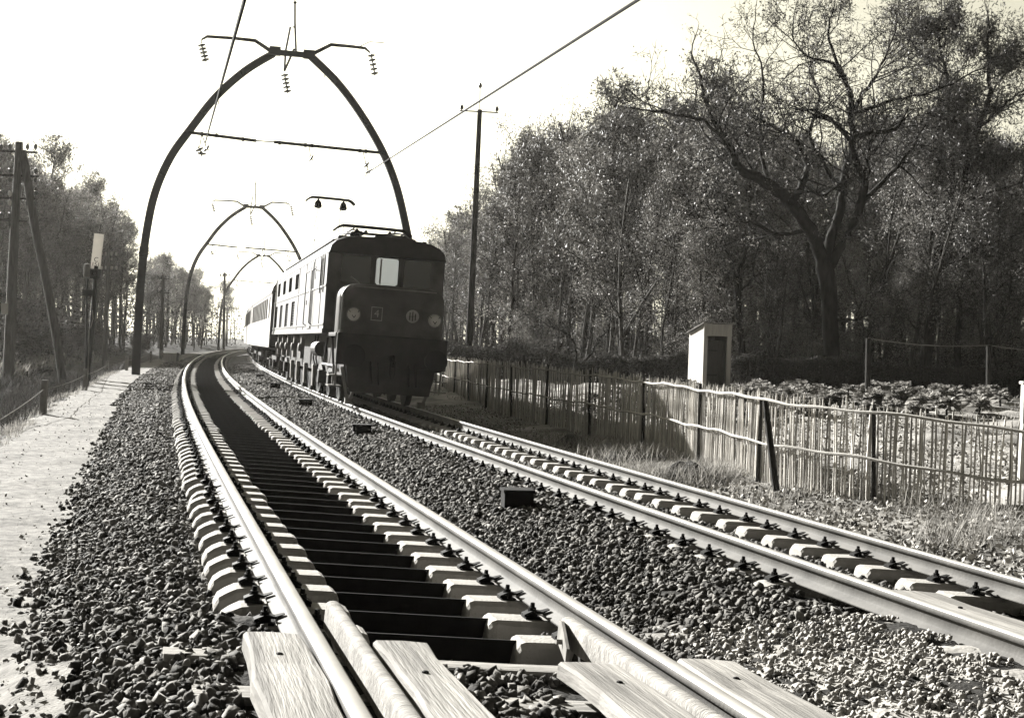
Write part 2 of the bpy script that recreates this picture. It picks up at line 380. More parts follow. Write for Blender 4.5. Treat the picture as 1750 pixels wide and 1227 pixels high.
def rocks(name, X, Y, Z, R, material, flat=.62, rough=.36):
    """angular broken stones: half of them crushed cubes, half crushed icosahedra"""
    n = len(X)
    q = rng.normal(size=(n, 4)); q /= np.linalg.norm(q, axis=1)[:, None]
    w_, x, y, z = q.T
    Rm = np.stack([1 - 2 * (y * y + z * z), 2 * (x * y - z * w_), 2 * (x * z + y * w_), 2 * (x * y + z * w_), 1 - 2 * (x * x + z * z), 2 * (y * z - x * w_), 2 * (x * z - y * w_), 2 * (y * z + x * w_), 1 - 2 * (x * x + y * y)], -1).reshape(n, 3, 3)
    C = np.stack([X, Y, Z], -1); Vs = []; Fs = []; b0 = 0; kind = rng.random(n) < .65
    if n == 1: kind[:] = False
    for sel, bv, bf in ((kind, CBV, CBF), (~kind, ICV, ICF)):
        m = int(sel.sum()); k = len(bv)
        if not m: continue
        V = bv[None] * (1 + rough * (rng.random((m, k, 3)) - .5) * 2.2)
        V = V * (np.array([1, .8, flat])[None, None] * (1 + .55 * (rng.random((m, 1, 3)) - .5)))
        V = np.einsum('nij,nkj->nki', Rm[sel], V) * R[sel][:, None, None] + C[sel][:, None]
        Vs.append(V.reshape(-1, 3)); Fs.append((bf[None] + (np.arange(m) * k)[:, None, None]).reshape(-1, 3) + b0); b0 += m * k
    return link(name, raw_mesh(name, np.concatenate(Vs), np.concatenate(Fs), material))
def scatter(n, s0, s1, o0, o1, bias=1.6):
    u = rng.random(n)
    s = s0 + (s1 - s0) * u ** bias
    o = o0 + (o1 - o0) * rng.random(n)
    return s, o
S_PH1 = None
def sleeper_phase():
    p = onz(922, 1056, -.205); s, _ = s_of(np.array([p.x]), np.array([p.y])); a = float(s[0])
    p = onz(1692, 1011, -.285); s, _ = s_of(np.array([p.x]), np.array([p.y])); b = float(s[0])
    return a, b
S_PH1, S_PH2 = sleeper_phase()
SPC = .548
T1_FIRST, T2_FIRST = S_PH1 - SPC, S_PH2
def stone_keep(s, o):
    k = np.ones(len(s), bool)
    for tr, ph in ((0, S_PH1), (D12, S_PH2)):
        oo = o - tr
        k &= ~(np.abs(np.abs(oo) - .7525) < .10)
        inb = (np.abs(oo) > .40) & (np.abs(oo) < 1.06) & (np.abs((s - ph + SPC / 2) % SPC - SPC / 2) < .165)
        k &= ~inb
        k &= ~((np.abs(oo) < .5) & (np.abs((s - ph + SPC / 2) % SPC - SPC / 2) < .03))
    k &= ~((s < 5.98) & (((o > -1.10) & (o < -.25)) | ((o > .23) & (o < 1.15)))) & ~((s < 6.75) & (np.abs(np.abs(o) - .6) < .06))
    return k
N1 = 235000
s, o = scatter(N1, 2.6, 36, -2.25, 5.5, 1.75)
cross = (o > 1.25) & (s < 7.0 + .25 * (o - 1.7)) & (o < 5.5)
k = stone_keep(s, o) & ~cross
# the shoulder thins out towards the path
k &= ~((s < 8.8) & (o < -1.45) & (rng.random(N1) < np.clip((8.8 - s) / 2.5, 0, 1) * np.clip((-1.45 - o) / .3, 0, 1) * .85))
k &= rng.random(N1) < np.clip((o + 2.25 - .3 * np.clip((9 - s) / 4, 0, 1)) / .35, 0.06, 1)
s, o = s[k], o[k]; X, Y = pt(s, o); Z = zg(X, Y, (s, o))
R = (.010 + .026 * rng.random(len(s)) ** 1.9) * (1 + .02 * np.clip(s - 10, 0, 25))
s3, o3 = scatter(26000, 33, 85, -2.4, 5.3, 1.3); k3 = stone_keep(s3, o3); s3, o3 = s3[k3], o3[k3]; x3, y3 = pt(s3, o3); r3 = .03 + .035 * rng.random(len(s3))
tag(rocks('distant_ballast', x3, y3, zg(x3, y3, (s3, o3)) + r3 * .3, r3, M['stone']), kind='stuff')
stones = rocks('ballast_stones', X, Y, Z + R * .45 + rng.random(len(s)) * .03, R, M['stone']); tag(stones, kind='stuff')
# stray stones on the verge beyond the right-hand shoulder
s2, o2 = scatter(5000, 6, 34, 5.4, 7.2, 1.5); s2, o2 = s2[(k2 := rng.random(5000) < (7.3 - o2) / 1.9)], o2[k2]; X, Y = pt(s2, o2); R = .012 + .03 * rng.random(len(s2)) ** 2
tag(rocks('verge_stones', X, Y, zg(X, Y, (s2, o2)) + R * .3, R, M['stone']), kind='stuff')
# finer pale gravel of the foot crossing at the near right
s = 2.4 + 5.4 * rng.random(34000) ** .9; o = 1.0 + 5.2 * rng.random(34000)
k = (s < 6.9 + .25 * (o - 1.7) + .25 * rng.random(34000)) & stone_keep(s, o) & (o > 1.12)
s, o = s[k], o[k]; X, Y = pt(s, o); R = .006 + .016 * rng.random(len(s)) ** 2.5
gravel = rocks('crossing_gravel', X, Y, zg(X, Y, (s, o)) + R * .5 + .02 + rng.random(len(s)) * .012, R, M['paleg']); tag(gravel, kind='stuff')
# loose grit on the path and along its edges
s, o = scatter(13000, 3, 40, -4.4, -1.4, 1.8); X, Y = pt(s, o); k = rng.random(13000) < .35 + .65 * (np.abs(o + 2.9) > .62)
X, Y, s, o = X[k], Y[k], s[k], o[k]; R = .003 + .017 * rng.random(len(s)) ** 6
grit = rocks('path_grit', X, Y, zg(X, Y, (s, o)) + .03 + R * .2, R, M['paleg']); tag(grit, kind='stuff')

# ================================================================== RAILS
PROF = [(-.065, -.145), (.065, -.145), (.065, -.133), (.012, -.112), (.008, -.10), (.008, -.044), (.035, -.036), (.036, -.008), (.026, 0), (-.026, 0), (-.036, -.008), (-.035, -.036), (-.008, -.044), (-.008, -.10), (-.012, -.112), (-.065, -.133)]
def rail(o, trk, label):
    ss = np.concatenate([np.arange(-4, 60, .5), np.arange(60, 262, 2)])
    V = []; mi = []
    for sv_ in ss:
        m = tmat(sv_, o, trk)
        V += [m @ Vector((x, 0, z)) for x, z in PROF]
    n = len(PROF); F = []
    for i in range(len(ss) - 1):
        for j in range(n):
            F.append((i * n + j, i * n + (j + 1) % n, (i + 1) * n + (j + 1) % n, (i + 1) * n + j)); mi.append(1 if j in (7, 8, 9) else 0)
    ob = link('rail', raw_mesh('rail', [tuple(v) for v in V], F, [M['rail'], M['railtop']], False, mi))
    tag(ob, label, 'rail', 'running rails of the two tracks')
GA = .7525
rail(-GA, 1, 'outer rail nearest the cinder path, first from the left')
rail(GA, 1, 'inner rail of the empty near track, beside the row of drain boxes')
rail(-GA, 2, 'rail of the train track between the drain boxes and the locomotive wheels')
rail(GA, 2, 'rail of the train track nearest the paling fence')

# ================================================================== SLEEPERS
def block_mesh(sgn, seed=0):
    rb = random.Random(seed)
    # profile along the sleeper, from the inner end (t=0) to the outer end (t=1); slightly canted seat, rounded outer nose
    prof = [(.36, -.30, .10), (.37, -.20, .105), (.385, -.172, .115), (.41, -.160, .118), (.68, -.157, .12), (.80, -.157, .12), (.88, -.163, .118), (.94, -.174, .115), (.99, -.194, .112), (1.03, -.226, .108), (1.05, -.27, .10)]
    b = MB(); rings = []
    for x, z, hw in prof:
        c = .018 + rb.random() * .012; z += rb.uniform(-.004, .004); hw += rb.uniform(-.006, .004)
        rings.append([(sgn * x, -hw - .012, -.40), (sgn * x, -hw, z - c), (sgn * x, -hw + c, z), (sgn * x, hw - c, z), (sgn * x, hw, z - c), (sgn * x, hw + .012, -.40)])
    b.loft(rings); return b.mesh('concrete_block', M['concrete'])
def clip_mesh(x0, sgn):
    """elastic clip and bolt on the side sgn of the rail at x0: plate, bolt and nut, spring tongue bearing on the rail foot"""
    b = MB(); cx = x0 + sgn * .125
    b.box(cx - .045, cx + .045, -.05, .05, -.159, -.147)
    b.lathe((cx, 0, -.15), (0, 0, 1), [(0, .034), (.02, .034), (.022, .024), (.05, .022), (.052, .014), (.075, .012), (.077, .002)], 8)
    b.loft([[(cx + sgn * .05, -.035, -.148), (cx + sgn * .05, .035, -.148), (cx + sgn * .05, .035, -.136), (cx + sgn * .05, -.035, -.136)],
            [(cx, -.035, -.128), (cx, .035, -.128), (cx, .035, -.112), (cx, -.035, -.112)],
            [(x0 + sgn * .075, -.028, -.130), (x0 + sgn * .075, .028, -.130), (x0 + sgn * .075, .028, -.118), (x0 + sgn * .075, -.028, -.118)],
            [(x0 + sgn * .03, -.02, -.108), (x0 + sgn * .03, .02, -.108), (x0 + sgn * .03, .02, -.103), (x0 + sgn * .03, -.02, -.103)]])
    return b.mesh('fastener', M['iron'])
def tie_mesh(top=-.175):
    b = MB(); b.box(-.40, .40, -.006, .006, top - .135, top); b.box(-.40, .40, .006, .075, top - .125, top - .113); return b.mesh('tie_bar', M['tie'])
BLS, BRS = [block_mesh(-1, k) for k in range(5)], [block_mesh(1, 9 + k) for k in range(5)]; BL, BR = BLS[0], BRS[0]
CL = [clip_mesh(x, sg) for x in (-GA, GA) for sg in (-1, 1)]
TM = tie_mesh(); TM2 = tie_mesh(-.27)
def join_meshes(name, mes):
    b = MB(); mats = []
    for me in mes:
        mt = me.materials[0]
        if mt not in mats: mats.append(mt)
        b.cur = mats.index(mt); b.add([v.co for v in me.vertices], [tuple(p.vertices) for p in me.polygons])
    return b.mesh(name, mats)
WHOLE = join_meshes('sleeper', [BL, BR, TM] + CL); WHOLE2 = join_meshes('sleeper', [BL, BR, TM2] + CL)
def full_sleeper(mw, label, grp, tm):
    r = empty('sleeper', mw); tag(r, label, 'sleeper', grp)
    link('concrete_block', random.choice(BLS), r); link('concrete_block', random.choice(BRS), r); link('tie_bar', tm, r)
    for c in CL: link('fastener', c, r)
for trk, first, nfull, nall, lab, grp in ((1, T1_FIRST, 48, 175, 'twin-block concrete sleeper with dark tie bar under the empty near track', 'sleepers of the near track'),
                                         (2, T2_FIRST, 40, 105, 'twin-block concrete sleeper with dark tie bar under the track the train runs on', 'sleepers of the train track')):
    for i in range(nall):
        sv_ = first + SPC * i
        mw = tmat(sv_, 0, trk)
        # small irregularities of laying
        mw = mw @ Matrix.Rotation(random.gauss(0, .013), 4, 'Z') @ Matrix.Translation((random.gauss(0, .012), random.gauss(0, .018), 0))
        if i < nfull: full_sleeper(mw, lab, grp, TM if trk == 1 else TM2)
        else: tag(link('sleeper', WHOLE if trk == 1 else WHOLE2, None, mw), lab, 'sleeper', grp)
    # the far end of the track, past counting
    V = []; F = []
    bv = np.array([v.co for v in WHOLE.vertices]); 
    b = MB(); b.box(-1.05, -.38, -.12, .14, -.3, -.158); b.box(.38, 1.05, -.12, .12, -.3, -.158); bv = np.array(b.v); bf = np.array(b.f)
    n = 0
    for i in range(nall, 400):
        sv_ = first + SPC * i
        if sv_ > 255: break
        m = np.array(tmat(sv_, 0, trk)); V.append(bv @ m[:3, :3].T + m[:3, 3]); F.append(bf + n); n += len(bv)
    tag(link('far_sleepers', raw_mesh('far_sleepers', np.concatenate(V), np.concatenate(F), M['concrete'])), kind='stuff')

# ================================================================== FOOT CROSSING
def plank(name, trk, o0, o1, s0, s1, ztop, th, label, material='wood', grp=None, round_=False, ragged=.03):
    mw = tmat((s0 + s1) / 2, 0, trk); L = s1 - s0; n = 14; rings = []
    for i in range(n + 1):
        y = -L / 2 + L * i / n; a = random.uniform(-ragged, ragged) * .5; c = random.uniform(-ragged, ragged) * .5
        x0, x1 = o0 + a, o1 + c; dz = random.uniform(-.004, .004)
        if round_:
            r = (x1 - x0) / 2; cx = (x0 + x1) / 2; ry = min(r, .022)
            rings.append([(cx + r * math.cos(t), y, ztop - ry + ry * math.sin(t) + dz) for t in np.linspace(0, math.pi, 7)] + [(x0, y, ztop - th), (x1, y, ztop - th)])
        else:
            e = .012; rings.append([(x0, y, ztop - th), (x1, y, ztop - th), (x1, y, ztop - e + dz), (x1 - e, y, ztop + dz), ((x0 + x1) / 2, y, ztop + dz + .004), (x0 + e, y, ztop + dz), (x0, y, ztop - e + dz)])
    b = MB(); b.loft(rings); o = b.build(name, M[material], None, mw, smooth=round_)
    tag(o, label, 'timber' if 'timber' in name else 'plank', grp)
    if not round_:
        for y in (-L / 2 + .9, L / 2 - .45):
            q = MB(); q.lathe((random.uniform(.4, .6) * (o1 - o0) + o0, y + random.uniform(-.1, .1), ztop - .01), (0, 0, 1), [(0, .014), (.017, .014), (.02, .008), (.021, .001)], 8); q.build('bolt_head', M['iron'], o)
    return o
GP = 'wooden planks of the foot crossing'
plank('crossing_plank', 1, -1.06, -.80, 2.2, 5.95, -.012, .07, 'wide weathered plank outside the left rail of the near track', grp=GP)
plank('crossing_plank', 1, -.50, -.27, 2.2, 5.95, -.02, .07, 'weathered plank between the left rail guard timber and the stony middle of the near track', grp=GP)
plank('crossing_plank', 1, .25, .53, 2.2, 5.75, -.02, .07, 'broad bleached plank inside the right rail of the near track', grp=GP)
plank('crossing_plank', 1, .83, 1.12, 2.2, 5.9, -.012, .07, 'grey split-ended plank outside the right rail of the near track', grp=GP)
plank('crossing_plank', 2, -.66, -.30, 2.2, 7.5, -.03, .07, 'plank inside the left rail of the train track, at the right edge', grp=GP)
plank('guard_timber', 1, -.612, -.545, 2.2, 6.7, .006, .13, 'rounded worn guard timber along the left rail of the near track', 'timber', 'guard timbers of the crossing', True, .006)
plank('guard_timber', 1, .565, .64, 2.2, 6.75, -.008, .13, 'rounded worn guard timber along the right rail of the near track', 'timber', 'guard timbers of the crossing', True, .006)
def beam(trk, o0, o1, sc, w_, ztop, label, yaw=0.0):
    mw = tmat(sc, 0, trk) @ Matrix.Rotation(yaw, 4, 'Z'); b = MB(); n = 10; rings = []
    for i in range(n + 1):
        x = o0 + (o1 - o0) * i / n; a = random.uniform(-.008, .008); e = .012
        rings.append([(x, -w_ / 2 + a, ztop - .16), (x, w_ / 2 + a, ztop - .16), (x, w_ / 2 + a, ztop - e), (x, w_ / 2 + a - e, ztop), (x, -w_ / 2 + a + e, ztop), (x, -w_ / 2 + a, ztop - e)])
    b.loft(rings); o = b.build('crossing_timber', M['timber'], None, mw); tag(o, label, 'timber', 'cross timbers under the crossing')
beam(1, -1.35, 1.25, 6.18, .16, -.15, 'long bleached cross timber just before the first concrete sleeper of the near track')
beam(1, -1.25, 1.25, 5.55, .2, -.155, 'second cross timber under the plank ends of the near track')
q0, q1 = onz(1120, 1085, -.19), onz(1500, 1062, -.17); b = MB(); b.bar(q0 - Vector((0, 0, .06)), q1 - Vector((0, 0, .06)), .11, .12); tag(b.build('crossing_timber', M['timber'], None, bevel=.012), 'timber edging the pale gravel between the two tracks', 'timber', 'cross timbers under the crossing')
beam(2, -1.25, 1.25, 7.05, .2, -.158, 'cross timber under the plank ends of the train track')
# iron flare plate at the head of the right guard timber
b = MB(); mw = tmat(6.55, .5, 1)
b.loft([[(-.05, -.28, -.14), (-.05, -.28, -.075), (-.035, -.28, -.075), (-.035, -.28, -.14)], [(.035, .1, -.14), (.035, .1, -.02), (.05, .1, -.02), (.05, .1, -.14)], [(.07, .25, -.14), (.07, .25, -.04), (.085, .25, -.04), (.085, .25, -.14)]])
b.lathe((.0, -.05, -.09), (-1, 0, 0), [(0, .012), (.03, .012)], 8)
tag(b.build('flare_plate', M['gear'], None, mw), 'bent iron flare plate at the head of the right guard timber', 'iron plate')

# ------------------------------------------------------------------ drain boxes between the tracks
def drain_box(px, py, w_, h_, label, ref):
    p = onz(px, py, -.24); s, o = s_of(np.array([p.x]), np.array([p.y]))
    mw = Matrix.Translation((p.x, p.y, zgs(p.x, p.y))) @ Matrix.Rotation(float(cen(s[0])[2]) * .6, 4, 'Z')
    r = empty('drain_box', mw); tag(r, label, 'drain box', 'dark boxes between the two tracks')
    b = MB(); t = .02
    b.box(-w_ / 2, w_ / 2, -.12, .12, -.12, h_ - .03); b.build('box_body', M['box'], r, bevel=.006)
    b = MB(); b.box(-w_ / 2 - .012, w_ / 2 + .012, -.135, .135, h_ - .03, h_); b.build('lid', M['box'], r, bevel=.005)
for px, py, w_, h_, lb in ((883, 872, .27, .20, 'dark drain box nearest the crossing, between the two tracks'), (618, 745, .30, .19, 'second dark drain box from the crossing, level with the locomotive buffers'),
                           (522, 697, .30, .2, 'third dark drain box from the crossing, beside the locomotive wheels'), (470, 666, .3, .2, 'fourth dark drain box from the crossing'), (445, 646, .3, .14, 'fifth dark drain box from the crossing, under the far curve'), (430, 636, .3, .14, 'drain box farthest along the curve')):
    drain_box(px, py, w_, h_, lb, None)
# ================================================================== OGIVE CATENARY ARCHES
A_Y = 54.0
_s54, _ = s_of(np.array([-13.0]), np.array([A_Y])); A_TH = float(cen(_s54[0])[2])
P0 = at(232, 640, A_Y)
A_MW = Matrix.Translation(P0) @ Matrix.Rotation(A_TH, 4, 'Z')
A_INV = A_MW.inverted(); A_T = Vector((-math.sin(A_TH), math.cos(A_TH), 0))
def onarch(px, py, y=0.0):
    """pixel -> local point in the plane of the arch, y behind it"""
    d = Vector(ray(px, py)); c = Vector(CAM)
    k = ((P0 + A_T * y) - c).dot(A_T) / d.dot(A_T)
    return A_INV @ (c + d * k)
def smooth_path(p, n=6):
    p = [Vector(q) for q in p]; out = []
    for i in range(len(p) - 1):
        a, b, c, d = p[max(i - 1, 0)], p[i], p[i + 1], p[min(i + 2, len(p) - 1)]
        for k in range(n):
            t = k / n
            out.append(.5 * ((2 * b) + (c - a) * t + (2 * a - 5 * b + 4 * c - d) * t * t + (3 * b - a - 3 * c + d) * t ** 3))
    return out + [p[-1]]
def ibeam(b, pts, w0, w1, dep):
    n = len(pts); rings = []
    for i, p in enumerate(pts):
        d = (pts[min(i + 1, n - 1)] - pts[max(i - 1, 0)]).normalized(); x = Vector((d.z, 0, -d.x)).normalized(); y = Vector((0, 1, 0))
        w_ = (w0 + (w1 - w0) * i / (n - 1)) / 2; t = .03; e = dep / 2
        rings.append([p + x * a + y * c for a, c in ((-w_, -e), (-w_ + t, -e), (-w_ + t, -.012), (w_ - t, -.012), (w_ - t, -e), (w_, -e), (w_, e), (w_ - t, e), (w_ - t, .012), (-w_ + t, .012), (-w_ + t, e), (-w_, e))])
    b.loft(rings)
def insulator(b, p, q, n=5, r=.15):
    p = Vector(p); q = Vector(q); L = (q - p).length; prof = [(0, .015)]
    for i in range(n):
        t = L * (i + .5) / n; prof += [(t - .06, .03), (t - .022, r), (t + .022, r * .9), (t + .05, .03)]
    prof.append((L, .012)); b.lathe(p, q - p, prof, 12)
arch = empty('catenary_arch', A_MW)
tag(arch, 'nearest tall ogive steel arch spanning both tracks over the locomotive', 'catenary arch', 'ogive catenary arches over the tracks')
LP = smooth_path([onarch(*p) for p in ((232, 644), (235, 575), (241, 480), (250, 400), (265, 330), (291, 270), (325, 222), (370, 165), (420, 121), (468, 92))])
RP = smooth_path([onarch(*p) for p in ((717, 625), (714, 540), (706, 460), (693, 385), (676, 315), (652, 256), (615, 193), (575, 140), (527, 93))])
b = MB(); ibeam(b, LP, .32, .27, .24); b.build('leg', M['pylon'], arch)
b = MB(); ibeam(b, RP, .32, .27, .24); b.build('leg', M['pylon'], arch)
b = MB(); p, q = onarch(462, 89), onarch(536, 96); b.bar(p, q, .22, .2)
for c in ((470, 88), (528, 94)):
    k = onarch(*c); b.box(k.x - .22, k.x + .22, -.13, .13, k.z - .16, k.z + .17)
b.build('head_beam', M['pylon'], arch, bevel=.01)
b = MB(); b.tube([onarch(*p) for p in ((466, 90), (436, 70), (400, 66), (354, 63), (345, 68), (344, 74))], [.085, .075, .065, .06, .04, .03], 6); b.build('bracket_arm', M['pylon'], arch)
b = MB(); b.tube([onarch(*p) for p in ((532, 94), (566, 77), (600, 80), (624, 83), (633, 91))], [.085, .075, .065, .06, .03], 6); b.tube([onarch(*p) for p in ((613, 81), (632, 72), (657, 74))], .018, 5); b.build('bracket_arm', M['pylon'], arch)
for a, c in (((344, 75), (352, 106)), ((634, 92), (641, 130)), ((486, 126), (492, 160))):
    b = MB(); insulator(b, onarch(*a), onarch(*c)); b.tube([onarch(*c), onarch(c[0] + 1.5, c[1] + 9)], .012, 5); b.build('insulator_string', M['porcelain'], arch, smooth=True)
b = MB()
for l in (((506, 92), (504, 40), (504, 8)), ((486, 122), (488, 88), (496, 47), (504, 47)), ((503, 84), (486, 122))): b.tube([onarch(*p) for p in l], .045, 5)
b.tube([onarch(504, 8), onarch(504, -14)], .028, 5); insulator(b, onarch(504, 1), onarch(504.5, 10), 1, .07)
b.build('top_frame', M['pylon'], arch)
b = MB(); b.tube([onarch(318, 226), onarch(438, 241)], .065, 6); b.tube([onarch(438, 241), onarch(468, 243)], .024, 5); b.tube([onarch(468, 243), onarch(656, 262)], .065, 6)
for px, py in ((345, 229.5), (370, 232), (415, 238.5), (478, 244.5), (522, 248.5), (533, 249.5), (615, 258), (625, 259)): k = onarch(px, py); b.box(k.x - .05, k.x + .05, -.06, .06, k.z - .075, k.z + .075)
b.build('cross_tie', M['pylon'], arch)
for pts in (((338, 250), (344, 262)), ((350, 251), (357, 257)), ((345, 258), (344, 268)), ((528, 268), (535, 274)), ((623, 279), (629, 286)), ((628, 290), (632, 297))):
    b = MB(); a, c = onarch(*pts[0]), onarch(*pts[1]); insulator(b, a, c, 1, .17); b.build('clamp', M['porcelain'], arch, smooth=True)
for px0, py0, px1, py1 in ((345, 229.5, 341, 252), (345, 229.5, 353, 254), (528, 249, 531, 270), (620, 258.5, 626, 282), (626, 282, 630, 294), (372, 165, 374, 180), (558, 118, 553, 136)): b = MB(); b.tube([onarch(px0, py0), onarch(px1, py1)], .018, 5); b.build('steady_arm', M['pylon'], arch)
b = MB(); k = LP[0]; b.box(k.x - .3, k.x + .3, -.3, .3, k.z - .5, k.z + .10); k = RP[0]; b.box(k.x - .3, k.x + .3, -.3, .3, k.z - .6, k.z + .12); b.build('footing', M['concrete'], arch, bevel=.02)
for PP in (LP, RP):
    for fr in (.30, .52, .74, .90):
        i = int(fr * (len(PP) - 2)); b = MB(); p, q = PP[i], PP[i + 1]; d = (q - p).normalized(); b.bar(p - d * .03, p + d * .38, .34, .16); b.bar(p + d * .1, p + d * .16, .37, .27); b.build('splice_plate', M['pylon'], arch)
index_kids(arch)
def arch_copy(px, py, Y, label):
    p = at(px, py, Y); s, _ = s_of(np.array([p.x]), np.array([p.y])); th = float(cen(s[0])[2])
    mw = Matrix.Translation(p) @ Matrix.Rotation(th, 4, 'Z'); dup(arch, mw, label); return mw
A2 = arch_copy(312, 606, A_Y * 2.2, 'second ogive arch, half the apparent height, left of the locomotive roof')
A3 = arch_copy(373, 599, A_Y * 3.45, 'farthest and smallest ogive arch at the bend of the line')

# ------------------------------------------------------------------ overhead wires
def wire(pts, r, label):
    b = MB(); b.tube(pts, r, 6); o = b.build('contact_wire', M['wire']); tag(o, label, 'overhead wire', 'overhead contact wires')
def hang(a, b, sag, n=14):
    a = Vector(a); b = Vector(b); return [a.lerp(b, t) - Vector((0, 0, sag * 4 * t * (1 - t))) for t in np.linspace(0, 1, n)]
def wline(p_near, p_arch, back):
    d = (p_near - p_arch); return p_near + d * back
w1n, w1a = at(418, 0, 17.3), A_MW @ onarch(351, 244)
w2n, w2a = at(1091, 0, 16.6), A_MW @ onarch(629, 295)
wire([wline(w1n, w1a, .45), w1n, w1a], .026, 'thick contact wire dropping steeply over the near track, left')
wire([wline(w2n, w2a, .3), w2n, w2a], .021, 'long contact wire crossing the sky diagonally in front of the telegraph pole')
wire(hang(w2a, A2 @ onarch(629, 295), .5), .015, 'thin contact wire running on past the raised pantograph')
wire(hang(w1a, A2 @ onarch(351, 244), .5), .009, 'thin contact wire between the first two arches above the near track')

# ================================================================== TELEGRAPH POLES
# right: slender pole with one crossarm
Yp = 58.0; base = at(800, 616, Yp); top = at(820, 188, Yp); base.z = -.5
r = empty('telegraph_pole', Matrix.Translation(base)); tag(r, 'slim tall telegraph pole with one crossarm, right of the locomotive', 'telegraph pole')
L = lambda p: Vector(p) - base
b = MB(); b.tube([L(base), L(base.lerp(top, .5)), L(top)], [.16, .135, .10], 10); b.build('pole', M['pole'], r, smooth=True)
b = MB(); b.tube([L(at(786, 189.5, Yp)), L(at(851, 193, Yp))], .03, 6); b.tube([L(at(851, 193, Yp)), L(at(872, 194, Yp)), L(at(876, 186, Yp)), L(at(871, 180, Yp))], .008, 5); b.build('crossarm', M['pylon'], r)
b = MB(); b.tube([L(top), L(at(820.5, 145, Yp))], .02, 6); b.build('top_rod', M['pylon'], r)
for px, py in ((789, 189), (849, 192), (820.5, 152)):
    b = MB(); p = L(at(px, py, Yp)); b.lathe(p, (0, 0, 1), [(0, .02), (.04, .03), (.06, .075), (.16, .08), (.2, .05), (.24, .03)], 10); b.build('insulator', M['porcelain'], r, smooth=True)
# left: A-shaped pair with four crossarms
Yl = 50.0; base = at(14, 650, Yl); base.z = zgs(base.x, base.y) - .1; top = at(33, 243, Yl)
rl = empty('telegraph_pole', Matrix.Translation(base)); tag(rl, 'weathered two-legged telegraph pole with four crossarms at the left edge', 'telegraph pole', 'wooden telegraph poles along the left wood')
b = MB(); b.tube([L(base), L(at(22, 450, Yl)), L(top)], [.21, .17, .13], 10); b.build('pole', M['palepole'], rl, smooth=True)
b = MB(); b.tube([L(p) for p in smooth_path([at(108, 655, Yl), at(97, 580, Yl), at(78, 475, Yl), at(62, 400, Yl), at(52, 340, Yl), at(38, 258, Yl)], 4)], .15, 10); b.build('strut', M['palepole'], rl, smooth=True)
for y0, xa, xb in ((259, -24, 64), (300, -28, 66), (339, -32, 64), (376, -34, 46)):
    b = MB(); b.bar(L(at(xa, y0 - 2, Yl)), L(at(xb, y0 + 2, Yl)), .07, .07); b.build('crossarm', M['pole'], rl)
    for x in (xa + 6, xa + 22, 2, 17, 47, 61):
        if xa < x < xb:
            for dz in ((1,) if y0 == 259 else (1, -1)):
                b = MB(); p = L(at(x, y0, Yl)); b.lathe(p + Vector((0, -.02, dz * .03)), (0, 0, dz), [(0, .02), (.05, .03), (.07, .065), (.17, .07), (.21, .05), (.24, .02)], 8)
                ob = b.build('insulator', M['white'] if (x, y0, dz) in ((17, 339, 1), (17, 339, -1), (47, 376, -1)) else M['porcelain'], rl, smooth=True)
b = MB(); p = L(at(12, 528, Yl)); b.box(p.x - .12, p.x + .12, p.y - .26, p.y - .2, p.z - .2, p.z + .2); b.build('notice_plate', M['white'], rl, bevel=.01)
# farther poles along the left wood
for pb, pt_, Y, wh, lab in (((180, 575), (186, 432), 88, True, 'second telegraph pole in the left wood, behind the white signal board'), ((276, 590), (279, 470), 120, False, 'bare pole between the first and second arches in the left wood'), ((382, 596), (384, 466), 150, False, 'far telegraph pole beside the third arch')):
    base = at(pb[0], pb[1], Y); top = at(pt_[0], pt_[1], Y); base.z = zgs(base.x, base.y) - .1
    rr = empty('telegraph_pole', Matrix.Translation(base)); tag(rr, lab, 'telegraph pole', 'wooden telegraph poles along the left wood')
    b = MB(); b.tube([L(base), L(top)], [.17, .12], 8); b.build('pole', M['palepole'], rr, smooth=True)
    for k, dy in enumerate((6, 30)):
        b = MB(); y0 = pt_[1] + dy; b.bar(L(at(pt_[0] - 18 * 50 / Y * 1.4, y0, Y)), L(at(pt_[0] + 18 * 50 / Y * 1.4, y0 + .7, Y)), .07, .07); b.build('crossarm', M['pole'], rr)
        for x in (-16, -6, 6, 16):
            b = MB(); p = L(at(pt_[0] + x * 50 / Y * 1.4, y0, Y)); b.lathe(p + Vector((0, 0, .03)), (0, 0, 1), [(0, .03), (.05, .07), (.2, .08), (.24, .03)], 8); b.build('insulator', M['white'] if wh else M['porcelain'], rr, smooth=True)

# ================================================================== SIGNAL WITH THE WHITE BOARD
Ys = 42.0; base = at(147, 655, Ys); base.z = zgs(base.x, base.y) - .05; top = at(165, 455, Ys)
rs = empty('line_signal', Matrix.Translation(base)); tag(rs, 'black signal post with tall white board lettered C 151 beside the path', 'signal post')
b = MB(); b.tube([L(base), L(at(157, 560, Ys)), L(top)], [.085, .075, .07], 10); b.build('post', M['pylon'], rs, smooth=True)
c = (at(166.5, 430, Ys)); ax = (at(170, 400, Ys) - at(163.5, 460, Ys)).normalized()
pm = Matrix.Translation(L(c)) @ Matrix.Rotation(math.atan2(ax.x, ax.z), 4, 'Y')
b = MB(); b.box(-.15, .15, -.03, 0, -.54, .54, pm); pl = b.build('board', M['board'], rs, bevel=.006)
for tx, sz, dz in (('C', .2, -.255), ('151', .17, -.40)):
    o = link('lettering', text_mesh(tx, sz, M['letter']), pl); o.matrix_local = pm @ Matrix.Translation((0, -.034, dz)) @ Matrix.Rotation(rad(90), 4, 'X')
